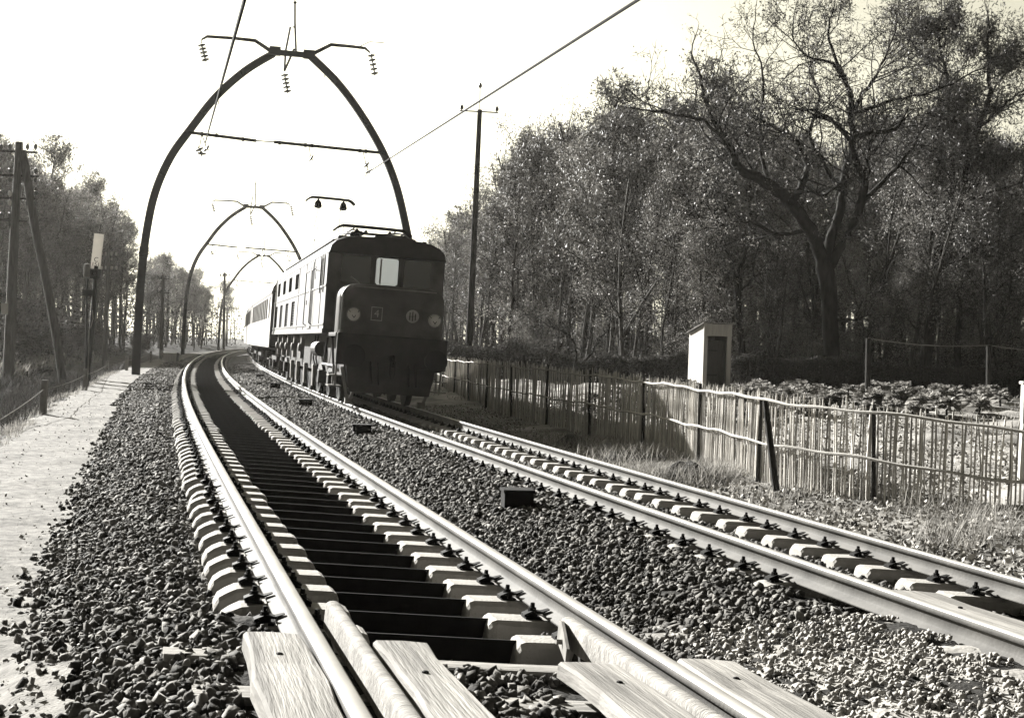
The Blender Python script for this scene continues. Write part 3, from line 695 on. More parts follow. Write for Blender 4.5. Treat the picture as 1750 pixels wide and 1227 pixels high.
p = L(at(164, 468, Ys)); b = MB(); b.box(p.x - .14, p.x + .14, p.y - .14, p.y + .05, p.z - .15, p.z + .14); b.lathe((p.x, p.y - .14, p.z), (0, -1, 0), [(0, .075), (.06, .08), (.06, .055), (.02, .05)], 14); b.build('lamp_box', M['letter'], rs, bevel=.01)
p = L(at(149, 462, Ys)); b = MB(); b.lathe((p.x, p.y, p.z - .2), (0, 0, 1), [(0, .1), (.34, .1), (.38, .085), (.41, .02)], 14); b.build('relay_case', M['cpost'], rs, smooth=True)
b = MB(); b.tube([L(at(149.5, 475, Ys)), L(at(146, 640, Ys))], .03, 8); b.build('second_post', M['pylon'], rs, smooth=True)
p = L(at(153, 501, Ys)); b = MB(); b.box(p.x - .2, p.x + .18, p.y - .1, p.y + .08, p.z - .09, p.z + .1); b.build('cable_box', M['letter'], rs, bevel=.01)
b = MB(); b.tube([L(at(*q, Ys - .15)) for q in ((158, 530), (159, 545), (156, 556), (152, 565), (152, 590), (150, 640))], .014, 6); b.build('cable', M['cpost'], rs, smooth=True)

# ================================================================== LEFT WIRE FENCE
base = onz(72, 717, -.5)
wf = empty('wire_fence', Matrix.Translation(base)); tag(wf, 'low concrete post and wire fence along the ditch left of the path', 'wire fence')
tops = []
for (bx, by), (tx, ty), Y, foot in (((72, 719), (77, 649), 27.8, 1), ((144, 677), (147, 630), 39, 1), ((182, 642), (183.5, 617), 58, 0), ((216, 642), (217, 609), 60, 0), ((257, 620), (258, 600), 80, 0), ((275, 613), (276, 598), 92, 0)):
    p, q = at(bx, by, Y), at(tx, ty, Y); b = MB(); p.z = min(p.z, zgs(p.x, p.y)) - .1
    b.loft([[L(c + Vector((sx * .06, sy * .06, 0))) for sx, sy in ((-1, -1), (1, -1), (1, 1), (-1, 1))] for c in (p, q)]); b.build('post', M['cpost'], wf, bevel=.012)
    if foot: b = MB(); f = L(p); b.box(f.x - .17, f.x + .2, f.y - .15, f.y + .15, f.z - .1, f.z + .19); b.build('footing', M['cpost'], wf, bevel=.03)
    tops.append((p, q))
near = (at(-60, 800, 20), at(-60, 738, 20))
seq = [near] + tops
for fr in (.2, .72):
    b = MB()
    for (p0, q0), (p1, q1) in zip(seq[:-1], seq[1:]):
        b.tube([L(v) for v in hang(q0.lerp(p0, fr), q1.lerp(p1, fr), .05, 6)], .008, 5)
    b.build('wire', M['cpost'], wf)

# cable trough by the path, small posts and slab
def block(name, px, py, Y, w_, d_, h_, material, label, cat, yaw=0.0, lid=True):
    p = at(px, py, Y); r = empty(name, Matrix.Translation(p) @ Matrix.Rotation(yaw, 4, 'Z')); tag(r, label, cat)
    b = MB(); b.box(-w_ / 2, w_ / 2, -d_ / 2, d_ / 2, -.25, h_ * .7); b.build('body', material, r, bevel=.015)
    b = MB(); b.box(-w_ / 2 - .03, w_ / 2 + .03, -d_ / 2 - .03, d_ / 2 + .03, h_ * .7, h_); b.build('lid', material, r, bevel=.012)
block('cable_trough', 293, 615, 86, 1.0, 1.3, .42, M['whitewash'], 'white cable trough box on the path before the second arch', 'cable trough', .22)
block('trough_cover', 77, 611, 70, .95, .7, .14, M['cpost'], 'pale flat trough cover in the grass behind the strut of the left pole', 'trough cover')
p = at(303, 618, 84); b = MB(); b.bar((0, 0, -.2), (0.02, 0, .55), .12, .12); tag(b.build('marker_post', M['pole'], None, Matrix.Translation(p), bevel=.01), 'short dark marker post beside the white cable trough', 'marker post')

# ================================================================== PALING FENCE
_FP = [(1950, 757, 15.2), (1750, 735, 16.2), (1560, 713, 17.2), (1430, 698, 18.0), (1320, 686, 19.2), (1230, 669, 21.7), (1150, 658, 24.5), (1060, 647, 27.2), (940, 633, 31), (850, 624, 37), (765, 615, 50), (730, 610, 63)]
_fw = [at(*q) for q in _FP]; FX = np.array([q.x for q in _fw]); FY = np.array([q.y for q in _fw]); FTOP = np.array([q.z for q in _fw])     # upper rail
_fd = np.concatenate([[0], np.cumsum(np.hypot(np.diff(FX), np.diff(FY)))])
_fs = np.linspace(0, _fd[-1], 400)
def _sm(v): 
    y = np.interp(_fs, _fd, v); k = np.ones(31) / 31
    return np.convolve(np.pad(y, 15, 'edge'), k, 'valid')
SX, SY, ST = _sm(FX), _sm(FY), _sm(FTOP)
FL = float(_fd[-1])
def fpos(d): return float(np.interp(d, _fs, SX)), float(np.interp(d, _fs, SY)), float(np.interp(d, _fs, ST))
x0, y0, t0 = fpos(4.5)
pf = empty('paling_fence', Matrix.Translation((x0, y0, -.5))); tag(pf, 'long rustic chestnut paling fence with two peeled rails beside the train track', 'paling fence')
FB = Vector((x0, y0, -.5))
post_d = [.4]
while post_d[-1] < FL - 2: post_d.append(post_d[-1] + random.uniform(1.9, 3.0) * (1 + .02 * post_d[-1]))
for i, d in enumerate(post_d):
    x, y, t = fpos(d); b = MB(); zb = zgs(x, y) - .2; lean = random.uniform(-.05, .05)
    x2, y2, _ = fpos(d + .1); tx, ty = (x2 - x) / .1, (y2 - y) / .1; nx, ny = -ty, tx
    off = .042
    rr = random.uniform(.022, .036)
    b.tube([Vector((x + nx * off, y + ny * off, zb)) - FB, Vector((x + nx * off + lean * .5, y + ny * off, (zb + t) / 2)) - FB, Vector((x + nx * off + lean, y + ny * off, t + random.uniform(.02, .14))) - FB], [rr * 1.15, rr, rr * .9], 7); b.build('post', M['stakepost'], pf, smooth=True)
# one leaning dark post standing before the rails
q0, q1 = at(1326, 838, 17.9), at(1308, 686, 18.3); b = MB(); b.tube([q0 - FB, q0.lerp(q1, .5) - FB, q1 - FB], [.05, .045, .04], 8); tag(b.build('post', M['stakepost'], pf, smooth=True), 'leaning black post in front of the rails')
for j in range(len(post_d) - 1):
    d = post_d[j]; V = []; F = []; n = 0; d1 = post_d[j + 1]
    while d < d1:
        x, y, t = fpos(d); zb = zgs(x, y) - .08; zt = t + .10 + random.gauss(0, .035); r_ = random.uniform(.0095, .0165) * (1 + max(0, d - 18) * .012)
        lx, ly = random.gauss(0, .014), random.gauss(0, .014); bx, by = random.gauss(0, .012), random.gauss(0, .01)
        for k, (px_, py_, pz) in enumerate(((x, y, zb), (x + bx + lx * .5, y + by + ly * .5, (zb + zt) / 2), (x + lx, y + ly, zt - .05), (x + lx * 1.05, y + ly, zt))):
            rk = r_ * (1, 1, .85, .3)[k]
            for a in range(5): V.append((px_ + rk * math.cos(a * 1.2566) - FB.x, py_ + rk * math.sin(a * 1.2566) - FB.y, pz - FB.z))
        for k in range(3):
            for a in range(5): F.append((n + k * 5 + a, n + k * 5 + (a + 1) % 5, n + k * 5 + 5 + (a + 1) % 5, n + k * 5 + 5 + a))
        n += 20
        d += (random.uniform(.042, .068) if random.random() > .03 else .11) * (1 + .9 * min(1, max(0, (d - 13) / 8)))
    link('paling_panel', raw_mesh('paling_panel', V, F, M['stake'], True), pf)
for dz, nm in ((0, 'upper'), (-.60, 'lower')):
    b = MB(); pts = []; d = -.4; ph = random.random() * 9
    while d < FL:
        x, y, t = fpos(d); x2, y2, _ = fpos(d + .1); tx, ty = (x2 - x) / .1, (y2 - y) / .1
        pts.append(Vector((x - ty * .085, y + tx * .085, t + dz + .016 * math.sin(d * 1.7 + ph) + .011 * math.sin(d * 4.9 + ph * 2))) - FB); d += .3
    b.tube(pts, [.020 * (1 - .2 * min(1, max(0, (i * .3 - 10)) / 14)) + random.uniform(-.003, .004) for i in range(len(pts))], 7); b.build('rail', M['pole_rail'], pf, smooth=True)
# pale squared post at the right edge, behind the paling
p = at(1755, 735, 18.0); b = MB(); z1 = at(1755, 657, 18.0).z; b.box(-.08, .08, -.06, .06, zgs(p.x, p.y) - p.z - .2, z1 - p.z); b.box(-.1, .1, -.08, .08, z1 - p.z, z1 - p.z + .04)
tag(b.build('gate_post', M['whitewash'], None, Matrix.Translation(p), bevel=.01), 'pale squared gate post at the right edge behind the paling', 'gate post')
# wire fence in front of the big oaks
Yb = 38.0; p0 = at(1483, 660, Yb)
bf = empty('wire_fence', Matrix.Translation(p0)); tag(bf, 'dark posts with one slack pale wire in front of the big trees', 'wire fence')
q = []
for bx, by, tx, ty in ((1483, 668, 1484, 578), (1690, 675, 1690, 590), (1905, 690, 1905, 600)):
    a, c = at(bx, by, Yb), at(tx, ty, Yb); a.z = min(a.z, zgs(a.x, a.y)) - .1; b = MB(); b.tube([a - p0, c - p0], [.085, .075], 8); b.build('post', M['stakepost'], bf, smooth=True); q.append(c)
b = MB()
for a, c in zip(q[:-1], q[1:]): b.tube([v - p0 for v in hang(a, c, .1, 10)], .013, 5)
b.build('wire', M['pole_rail'], bf)

# ================================================================== PRIVY
Yv = 45.0; p = at(1200, 660, Yv); gz = zgs(p.x, p.y)
pv = empty('privy', Matrix.Translation((p.x, p.y, p.z)) @ Matrix.Rotation(rad(17), 4, 'Z')); tag(pv, 'narrow whitewashed privy hut with lean-to roof and open dark doorway', 'privy')
W_, D_, H1, H0 = .97, 1.15, 2.02, 1.72
def wallp(pts, name, material='whitewash', bev=.004):
    b = MB(); 
    for bx in pts: b.box(*bx)
    return b.build(name, M[material], pv, bevel=bev)
b = MB(); b.loft([[(0, 0, -.3), (.04, 0, -.3), (.04, 0, H1), (0, 0, H1)], [(0, D_, -.3), (.04, D_, -.3), (.04, D_, H0), (0, D_, H0)]]); b.build('side_wall', M['whitewash'], pv)
b = MB(); b.loft([[(W_ - .04, 0, -.3), (W_, 0, -.3), (W_, 0, H1), (W_ - .04, 0, H1)], [(W_ - .04, D_, -.3), (W_, D_, -.3), (W_, D_, H0), (W_ - .04, D_, H0)]]); b.build('side_wall', M['whitewash'], pv)
wallp([(.042, W_ - .042, D_ - .04, D_, -.3, H0)], 'back_wall')
wallp([(-.01, .13, -.035, -.002, -.3, 1.64)], 'door_post'); wallp([(W_ - .15, W_ + .01, -.035, -.002, -.3, 1.64)], 'door_post')
wallp([(-.02 + i * .101, -.02 + i * .101 + .097, -.045 - .003 * (i % 2), -.008, 1.645, H1 + .02) for i in range(10)], 'lintel_boards')
wallp([(.135 + i * .14, .135 + i * .14 + .135, .05, .075, -.3, 1.50) for i in range(5)], 'door', 'door_board')
for zz in (.35, 1.15):
    b = MB(); b.box(.14, .52, .035, .048, zz, zz + .045); b.lathe((.15, .04, zz - .02), (0, 0, 1), [(0, .014), (.09, .014)], 8); b.build('hinge', M['iron'], pv)
b = MB(); n = 12; top = []; bot = []
for i in range(n * 2 + 1):
    x = -.09 + (W_ + .18) * i / (2 * n); dz = .015 * (1 if i % 2 else -1); top.append((x, dz))
rings = []
for y, z in ((-.14, H1 + .065), (D_ + .1, H0 + .03)):
    rings.append([(x, y, z + dz) for x, dz in top] + [(x, y, z + dz - .012) for x, dz in reversed(top)])
b.loft(rings); b.build('roof', M['tin'], pv)

# ================================================================== EARTH HEAPS AND STONES ON THE RIGHT VERGE
def mound(name, px, py, Y, rx, ry, h, material, label, cat, seed):
    p = at(px, py, Y); n, mN = 18, 28; V = []; F = []
    for i in range(n + 1):
        a = i / n
        for j in range(mN):
            t = 2 * math.pi * j / mN; k = 1 + .5 * (float(vnoise(np.array([math.cos(t) * 1.5 + seed]), np.array([math.sin(t) * 1.5]), seed)[0]) - .5)
            x, y = rx * a * k * math.cos(t), ry * a * k * math.sin(t)
            z = h * (1 - a * a) ** 1.2 * (.7 + .6 * float(vnoise(np.array([x * 5 + seed]), np.array([y * 5]), seed)[0])) + .12 * (float(vnoise(np.array([x * 11]), np.array([y * 11]), seed)[0]) - .5) * (1 - a) - .12 * a ** 3
            V.append((x, y, z))
    for i in range(n):
        for j in range(mN): F.append((i * mN + j, i * mN + (j + 1) % mN, (i + 1) * mN + (j + 1) % mN, (i + 1) * mN + j))
    p.z = zgs(p.x, p.y); o = link(name, raw_mesh(name, V, F, M[material], True)); o.location = p; tag(o, label, cat, 'heaps on the verge by the fence')
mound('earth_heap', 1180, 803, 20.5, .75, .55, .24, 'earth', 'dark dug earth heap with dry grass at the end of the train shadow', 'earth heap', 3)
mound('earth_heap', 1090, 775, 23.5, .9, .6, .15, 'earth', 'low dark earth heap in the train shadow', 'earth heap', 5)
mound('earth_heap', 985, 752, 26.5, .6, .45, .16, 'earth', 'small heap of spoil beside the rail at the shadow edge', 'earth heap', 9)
p = at(1040, 744, 25.0); p.z = zgs(p.x, p.y)
o = rocks('boundary_stone', np.array([0.]), np.array([0.]), np.array([.1]), np.array([.2]), M['cpost'], .9, .15); o.location = p; tag(o, 'squarish grey stone standing in the shadow by the fence', 'stone')
# ================================================================== LOCOMOTIVE
S0_LOCO = 29.0
S_LOCO = S0_LOCO
LW = tmat(S_LOCO, -.08, 2)
# follow the chord of the curve
_q = tmat(S_LOCO + 19.5, -.08, 2).translation - LW.translation
_h = math.atan2(-_q.x, _q.y) - float(cen(S_LOCO)[2])
LW = LW @ Matrix.Rotation(_h, 4, 'Z')
lo = empty('locomotive', LW)
tag(lo, 'heavy dark-fronted electric locomotive in bright sidelight hauling the train', 'locomotive')
LEN, HW, ZB, ZE, ZR = 19.2, 1.28, 1.50, 3.40, 3.72
CF = 1.75                     # cab front
def roof_prof(hw, z0, ze, zr, n=10):
    p = [(-hw, z0), (-hw, ze - .12)]
    for i in range(n + 1):
        t = math.pi - math.pi * i / n; p.append((hw * math.copysign(abs(math.cos(t)) ** .55, math.cos(t)), ze - .12 + (zr - ze + .12) * math.sin(t) ** .8))
    return p + [(hw, ze - .12), (hw, z0)]
# body with recessed window openings built as frames of strips
UPW = [(9.3, 10.5), (11.7, 12.9), (14.1, 15.3), (16.5, 17.7)]
LOWW = [(10.2, 11.3), (12.55, 13.65), (14.9, 16.0), (17.2, 18.3)]
WIN = {1: ((2.35, 2.95), (2.55, 3.22))}
def side(x, sg):
    """one body side: 30 mm plate cut by openings"""
    b = MB(); a, c = (x, x + sg * .03) if sg > 0 else (x + sg * .03, x)
    cabo = []
    rows = [(ZB + .1, 1.72, []), (1.72, 2.42, LOWW), (2.42, 2.70, cabo), (2.70, 3.20, cabo + UPW), (3.20, ZE - .1, [])]
    for z0, z1, op in rows:
        y = CF
        for o0, o1 in op:
            b.box(a, c, y, o0, z0, z1); y = o1
        b.box(a, c, y, LEN - .3, z0, z1)
    return b
b = MB(); b.v += []; 
bodyparts = side(-HW, -1); 
sr = side(HW, 1); bodyparts.add(sr.v, sr.f)
# end plate + floor + inner dark lining
bodyparts.box(-HW, HW, LEN - .33, LEN - .3, ZB + .1, ZE - .1); bodyparts.box(-HW - .05, HW + .05, CF, LEN - .3, ZB, ZB + .1)
body = bodyparts.build('body', M['loco'], lo)
b = MB(); b.box(-HW + .12, HW - .12, CF + 3.9, LEN - .4, ZB + .1, ZE - .12); b.build('inner_lining', M['grille'], lo)
for sg in (-1, 1):
    b = MB()
    for yy in (CF + 1.05, 4.75, 6.9, 9.0, LEN - 1.0): b.box(sg * (HW + .031) - .012, sg * (HW + .031) + .012, yy, yy + .035, ZB + .1, ZE - .1)
    for zz in (1.70, 2.56): b.box(sg * (HW + .036) - .008, sg * (HW + .036) + .008, CF, LEN - .3, zz - .02, zz + .02)
    b.build('rubbing_strip', M['loco'], lo)
    for k, (y0, y1) in enumerate(UPW):
        b = MB(); t = .04; x = sg * (HW + .012)
        b.box(x - .02, x + .02, y0, y1, 2.70, 2.70 + t); b.box(x - .02, x + .02, y0, y1, 3.20 - t, 3.20); b.box(x - .02, x + .02, y0, y0 + t, 2.70 + t, 3.20 - t); b.box(x - .02, x + .02, y1 - t, y1, 2.70 + t, 3.20 - t)
        wn = b.build('window', M['loco'], lo)
        b = MB(); b.box(x - sg * .035 - .004, x - sg * .035 + .004, y0 + .005, y1 - .005, 2.705, 3.195); b.build('pane', M['glass'], wn)
    for k, (y0, y1) in enumerate(LOWW):
        b = MB(); x = sg * (HW - .02)
        for i in range(9):
            z = 1.74 + i * .075; b.loft([[(x - .02 * sg, y0, z + .03), (x + .025 * sg, y0, z), (x + .025 * sg, y0, z + .01), (x - .02 * sg, y0, z + .04)], [(x - .02 * sg, y1, z + .03), (x + .025 * sg, y1, z), (x + .025 * sg, y1, z + .01), (x - .02 * sg, y1, z + .04)]])
        b.build('louvre', M['grille'], lo)
    # cab door with window and handrails
    b = MB(); x = sg * (HW + .036); b.box(x - .012, x + .012, 5.0, 5.75, 1.62, 2.6); b.box(x - .012, x + .012, 5.0, 5.2, 2.6, 3.24); b.box(x - .012, x + .012, 5.58, 5.75, 2.6, 3.24); b.box(x - .012, x + .012, 5.2, 5.58, 3.14, 3.24)
    dr = b.build('door', M['loco'], lo)
    b = MB(); b.box(x - .004, x + .004, 5.2, 5.58, 2.6, 3.14); b.build('pane', M['loco'], dr)
    b = MB(); b.tube([(x + sg * .06, 5.7, 2.2), (x + sg * .06, 5.7, 2.32)], .012, 6); b.build('handle', M['iron'], dr)
    for yy in (4.55, 6.1):
        b = MB(); b.tube([(x, yy, 1.7), (x + sg * .07, yy, 1.75), (x + sg * .07, yy, 3.0), (x, yy, 3.05)], .014, 6); b.build('handrail', M['iron'], lo)
    # cab side window
    b = MB(); x = sg * (HW + .034); b.box(x - .006, x + .006, 2.35, 3.05, 2.5, 3.2); sw = b.build('window', M['glass'], lo)
    for f0 in (2.28, 3.05):
        b = MB(); b.box(x + sg * .014 - .01, x + sg * .014 + .01, f0, f0 + .07, 2.42, 3.26); b.build('frame', M['loco'], sw)
    b = MB(); b.box(x + sg * .1 - .006, x + sg * .1 + .006, 3.3, 3.34, 2.75, 3.05); b.tube([(x, 3.3, 2.95), (x + sg * .1, 3.3, 2.95)], .01, 5); b.build('wing_mirror', M['iron'], lo)
# roof
b = MB(); pr = roof_prof(HW + .035, ZE - .10, ZE, ZR); rings = []
for y in (CF - .12, CF + .1, LEN - .5, LEN - .25): 
    k = .96 if y in (CF - .12, LEN - .25) else 1; rings.append([(x * (1 if k == 1 else .99), y, ZE - .1 + (z - ZE + .1) * k) for x, z in pr])
b.loft(rings); b.build('roof', M['locodark'], lo, smooth=True)
b = MB()
for x in (-.98, .98):
    b.box(x - .13, x + .13, CF + 1.3, LEN - 1.2, 3.66, 3.69)
    for i in range(14): b.bar((x, CF + 1.5 + i * 1.17, 3.5), (x, CF + 1.5 + i * 1.17, 3.66), .03, .03)
b.build('roof_walk', M['locodark'], lo)
b = MB()
for i, x in enumerate((-.5, .5)): b.tube([(x, CF + 3.2, 3.9), (x, LEN - 2.5, 3.9)], .022, 6)
b.tube([(-.5, 6.5, 3.9), (.5, 6.5, 3.9)], .022, 6); b.build('roof_conductor', M['iron'], lo)
for i in range(6):
    for x in (-.5, .5):
        b = MB(); b.lathe((x, CF + 3.6 + i * 2.4, 3.62), (0, 0, 1), [(0, .07), (.05, .045), (.08, .085), (.11, .045), (.14, .08), (.17, .045), (.2, .075), (.25, .03), (.28, .02)], 10); b.build('roof_insulator', M['porcelain'], lo, smooth=True)
b = MB(); b.lathe((-.95, CF + .9, 3.5), (0, -1, 0), [(0, .05), (.25, .055), (.4, .10)], 12); b.lathe((-.75, CF + .9, 3.55), (0, -1, 0), [(0, .04), (.2, .045), (.3, .085)], 12); b.build('horn', M['iron'], lo, smooth=True)
for x, y, w_, d_, h_ in ((.1, 8.2, .9, 1.6, .22), (-.1, 11.2, .7, 1.2, .3), (.95, 2.6, .12, .3, .12), (.6, 3.2, .5, .5, .2), (-.75, 3.4, .4, .7, .16), (.2, 2.3, .9, .25, .14)):
    b = MB(); b.box(x - w_ / 2, x + w_ / 2, y, y + d_, 3.5, 3.66 + h_); b.build('roof_cabinet', M['locodark'], lo, bevel=.03)
# cab front with three openings
CFY = CF - .03; zs = (2.66, 3.26); ox = [(-1.0, -.36), (-.24, .26), (.40, 1.0)]
b = MB(); b.box(-HW, HW, CFY, CF, ZB + .1, zs[0]); b.box(-HW, HW, CFY, CF, zs[1], ZE - .1)
xs = -HW
for a, c in ox: b.box(xs, a, CFY, CF, zs[0], zs[1]); xs = c
b.box(xs, HW, CFY, CF, zs[0], zs[1]); 
pr2 = [(x, z) for x, z in roof_prof(HW, ZE - .1, ZE, ZR - .03)]
b.loft([[(x, CFY + .001, z) for x, z in pr2], [(x, CF, z) for x, z in pr2]])
b.build('cab_front', M['lococrm'], lo)
for i, (a, c) in enumerate(ox):
    b = MB(); t = .045; y0, y1 = CFY - .02, CFY + .02
    b.box(a - t, c + t, y0, y1, zs[0] - t, zs[0]); b.box(a - t, c + t, y0, y1, zs[1], zs[1] + t); b.box(a - t, a, y0, y1, zs[0], zs[1]); b.box(c, c + t, y0, y1, zs[0], zs[1])
    fr = b.build('windscreen', M['lococrm'], lo, bevel=.012)
    if i == 1:
        tag(fr, 'bright middle windscreen mirroring the bright patch added to the sky')
        b = MB(); r = .07; pts = []
        for cx, cz, a0 in ((c - r, zs[1] - r, 0), (a + r, zs[1] - r, 90), (a + r, zs[0] + r, 180), (c - r, zs[0] + r, 270)):
            for k in range(5): t = rad(a0 + k * 22.5); pts.append((cx + r * math.cos(t), cz + r * math.sin(t)))
        tl = .0
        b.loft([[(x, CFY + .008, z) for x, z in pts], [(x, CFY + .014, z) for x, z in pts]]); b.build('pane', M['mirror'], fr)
        b = MB(); b.box(a + .09, a + .125, CFY - .012, CFY + .002, zs[0] + .02, zs[1] - .02); b.build('wiper_post', M['plate'], fr)
    else:
        b = MB(); b.box(a, c, CFY + .008, CFY + .014, zs[0], zs[1]); b.build('pane', M['glass'], fr)
# nose
NW, NZ = 1.10, 2.58
def nose_ring(y, hw, zt, r):
    p = [(-hw, y, 1.45)]
    for k in range(7): t = math.pi - k * math.pi / 12; p.append((-hw + r + r * math.cos(t), y, zt - r + r * math.sin(t)))
    for k in range(7): t = math.pi / 2 - k * math.pi / 12; p.append((hw - r + r * math.cos(t), y, zt - r + r * math.sin(t)))
    return p + [(hw, y, 1.45)]
b = MB(); b.loft([nose_ring(.28, NW - .10, NZ - .10, .22), nose_ring(.30, NW - .05, NZ - .05, .26), nose_ring(.36, NW, NZ, .30), nose_ring(CFY - .002, NW, NZ + .02, .30)]); b.build('nose', M['lococrm'], lo, smooth=True)
b = MB()
for y in (.62, 1.45): b.loft([[(x * 1.012, y, z + .014) for x, _, z in nose_ring(y, NW, NZ, .3)], [(x * 1.012, y + .03, z + .014) for x, _, z in nose_ring(y, NW, NZ, .3)]])
b.build('nose_rib', M['lococrm'], lo, smooth=True)
b = MB(); b.tube([(-NW + .2, .26, NZ - .06), (NW - .2, .26, NZ - .06)], .018, 6); b.tube([(-NW - .02, .30, NZ - .3), (-NW - .02, .30, NZ - 1.0)], .016, 6); b.tube([(NW + .02, .30, NZ - .3), (NW + .02, .30, NZ - 1.0)], .016, 6)
b.tube([(-.75, .27, NZ + .0), (-.95, .29, NZ + .14)], .014, 5)
b.build('handrail', M['gear'], lo)
# front platform and buffer beam
b = MB(); b.box(-1.2, 1.2, .12, CF, ZB - .06, ZB + .02); b.build('platform', M['locodark'], lo, bevel=.01)
b = MB(); b.box(-1.17, 1.17, .0, .12, .86, ZB + .02); b.build('buffer_beam', M['locodark'], lo, bevel=.012)
b = MB(); b.loft([[(-.95, .02, .86), (.95, .02, .86), (.95, .08, .86), (-.95, .08, .86)], [(-.85, -.0, .30), (.85, -.0, .30), (.85, .06, .30), (-.85, .06, .30)]]); b.build('pilot_plate', M['locodark'], lo, bevel=.01)
for x in (-.86, .86):
    b = MB(); b.lathe((x, 0, 1.06), (0, -1, 0), [(0, .17), (.02, .17), (.03, .12), (.36, .11), (.36, .07), (.5, .065)], 18); bf_ = b.build('buffer', M['locodark'], lo, smooth=True)
    b = MB(); b.lathe((x, -.5, 1.06), (0, -1, 0), [(0, .07), (.005, .23), (.03, .235), (.045, .20), (.055, .08)], 22); b.build('buffer_head', M['iron'], bf_, smooth=True)
    # headlamp
    b = MB(); hx = x * 1.0; b.lathe((hx, .30, 1.92), (0, -1, 0), [(0, .08), (.10, .14), (.22, .155), (.24, .155), (.24, .135), (.2, .13)], 20); hl = b.build('headlamp', M['gear'], lo, smooth=True)
    b = MB(); b.lathe((hx, .075, 1.92), (0, -1, 0), [(0, .135), (.03, .128), (.06, .105), (.08, .07), (.09, .01)], 20); b.build('lens', M['lens'], hl, smooth=True)
    b = MB(); b.bar((hx - .1, .022, 2.0), (hx, -.02, 1.85), .012, .012); b.bar((hx + .1, .022, 2.0), (hx, -.02, 1.85), .012, .012); b.build('lamp_guard', M['iron'], hl)
# number plate and round emblem
b = MB(); b.box(-.47, -.23, .26, .285, 1.83, 2.12); npl = b.build('number_plate', M['lococrm'], lo, bevel=.004)
b = MB(); 
for bx in ((-.47, -.455), (-.245, -.23)): b.box(bx[0], bx[1], .252, .26, 1.83, 2.12)
b.box(-.455, -.245, .252, .26, 1.83, 1.845); b.box(-.455, -.245, .252, .26, 2.105, 2.12); b.build('plate_rim', M['plate'], npl)
o = link('numeral', text_mesh('4', .22, M['plate']), npl); o.matrix_local = Matrix.Translation((-.35, .254, 1.975)) @ Matrix.Rotation(rad(90), 4, 'X')
b = MB(); b.lathe((.42, .285, 1.98), (0, -1, 0), [(0, .14), (.02, .14), (.02, .12), (.012, .118), (.012, .002)], 24); em = b.build('emblem', M['plate'], lo)
b = MB(); b.bar((.36, .262, 1.90), (.36, .262, 2.06), .02, .01); b.bar((.42, .262, 1.88), (.42, .262, 2.08), .02, .01); b.bar((.48, .262, 1.90), (.48, .262, 2.04), .02, .01); b.bar((.34, .262, 1.97), (.5, .262, 1.99), .02, .01); b.build('monogram', M['locodark'], em)
b = MB()
for zz in (1.62, 2.30):
    for i in range(24): b.lathe((-.98 + i * .085, .285, zz), (0, -1, 0), [(0, .012), (.012, .009), (.016, .002)], 6)
for xx in (-.16, .16):
    for i in range(10): b.lathe((xx, .285, 1.66 + i * .07), (0, -1, 0), [(0, .012), (.012, .009), (.016, .002)], 6)
b.build('rivets', M['lococrm'], lo)
b = MB(); b.box(-.62, .62, .262, .288, 2.16, 2.24); b.box(-.9, -.62, .27, .288, 2.1, 2.28); b.box(.62, .9, .27, .288, 2.1, 2.28); b.build('nose_hatch', M['lococrm'], lo, bevel=.004)
# coupling, hoses, steps
b = MB(); b.lathe((0, 0, 1.05), (0, -1, 0), [(0, .07), (.12, .07), (.2, .05)], 8); b.tube([(0, -.2, 1.1), (0, -.3, 1.05), (0, -.31, .95), (0, -.22, .9)], .035, 8); b.tube([(-.05, -.18, 1.0), (-.05, -.2, .75), (0, -.2, .55), (.05, -.2, .75), (.05, -.18, 1.0)], .02, 6); b.build('coupling', M['iron'], lo, smooth=True)
for x in (-.45, -.3, .35, .5):
    b = MB(); b.tube(smooth_path([(x, 0, .95), (x, -.12, .92), (x + .01, -.16, .7), (x + .05, -.1, .5), (x + .06, 0, .55)], 4), .022, 7); b.build('brake_hose', M['iron'], lo, smooth=True)
for x in (-1.12, 1.12):
    b = MB(); b.bar((x, .25, .86), (x, .35, .38), .04, .04); b.bar((x, .85, .86), (x, .75, .38), .04, .04)
    for z in (.4, .62): b.box(x - .14, x + .14, .28, .82, z - .015, z + .015)
    b.build('step', M['gear'], lo)
for sg in (-1,):
    b = MB(); b.bar((-1.02, .05, .80), (-.80, .55, .05), .06, .04); b.bar((-.62, .05, .80), (-.78, .5, .05), .06, .04); b.box(-.86, -.70, .45, .6, .03, .16); b.build('rail_guard', M['gear'], lo)
    b = MB(); b.bar((.95, .05, .80), (.80, .55, .05), .06, .04); b.box(.70, .86, .45, .6, .03, .16); b.build('rail_guard', M['gear'], lo)
# underframe, wheels, spring gear
b = MB(); b.box(-.95, .95, .4, LEN - .3, .62, ZB); b.build('underframe', M['locodark'], lo)
def wheel(y, r, sg, parent=lo, rim=None):
    b = MB(); x = sg * .72; b.lathe((x - sg * .05, y, r), (sg, 0, 0), [(0, r + .02), (.03, r + .025), (.035, r), (.13, r - .005), (.135, r - .07), (.10, r - .09), (.09, .2), (.15, .16), (.2, .12), (.2, .01)], 32)
    wv = b.build('wheel', M['locodark'], parent, smooth=True)
    b = MB(); b.lathe((x + sg * .075, y, r), (sg, 0, 0), [(0, r - .01), (.012, r - .012), (.012, r - .085), (0, r - .09)], 32); b.build('tyre', M['iron'], wv, smooth=True)
for sg in (-1, 1):
    for y in (2.3, 4.5, 14.9 + .9, 17.9): wheel(y, .485, sg)
    for y in (7.0, 9.45, 11.9, 14.1): wheel(y, .82, sg)
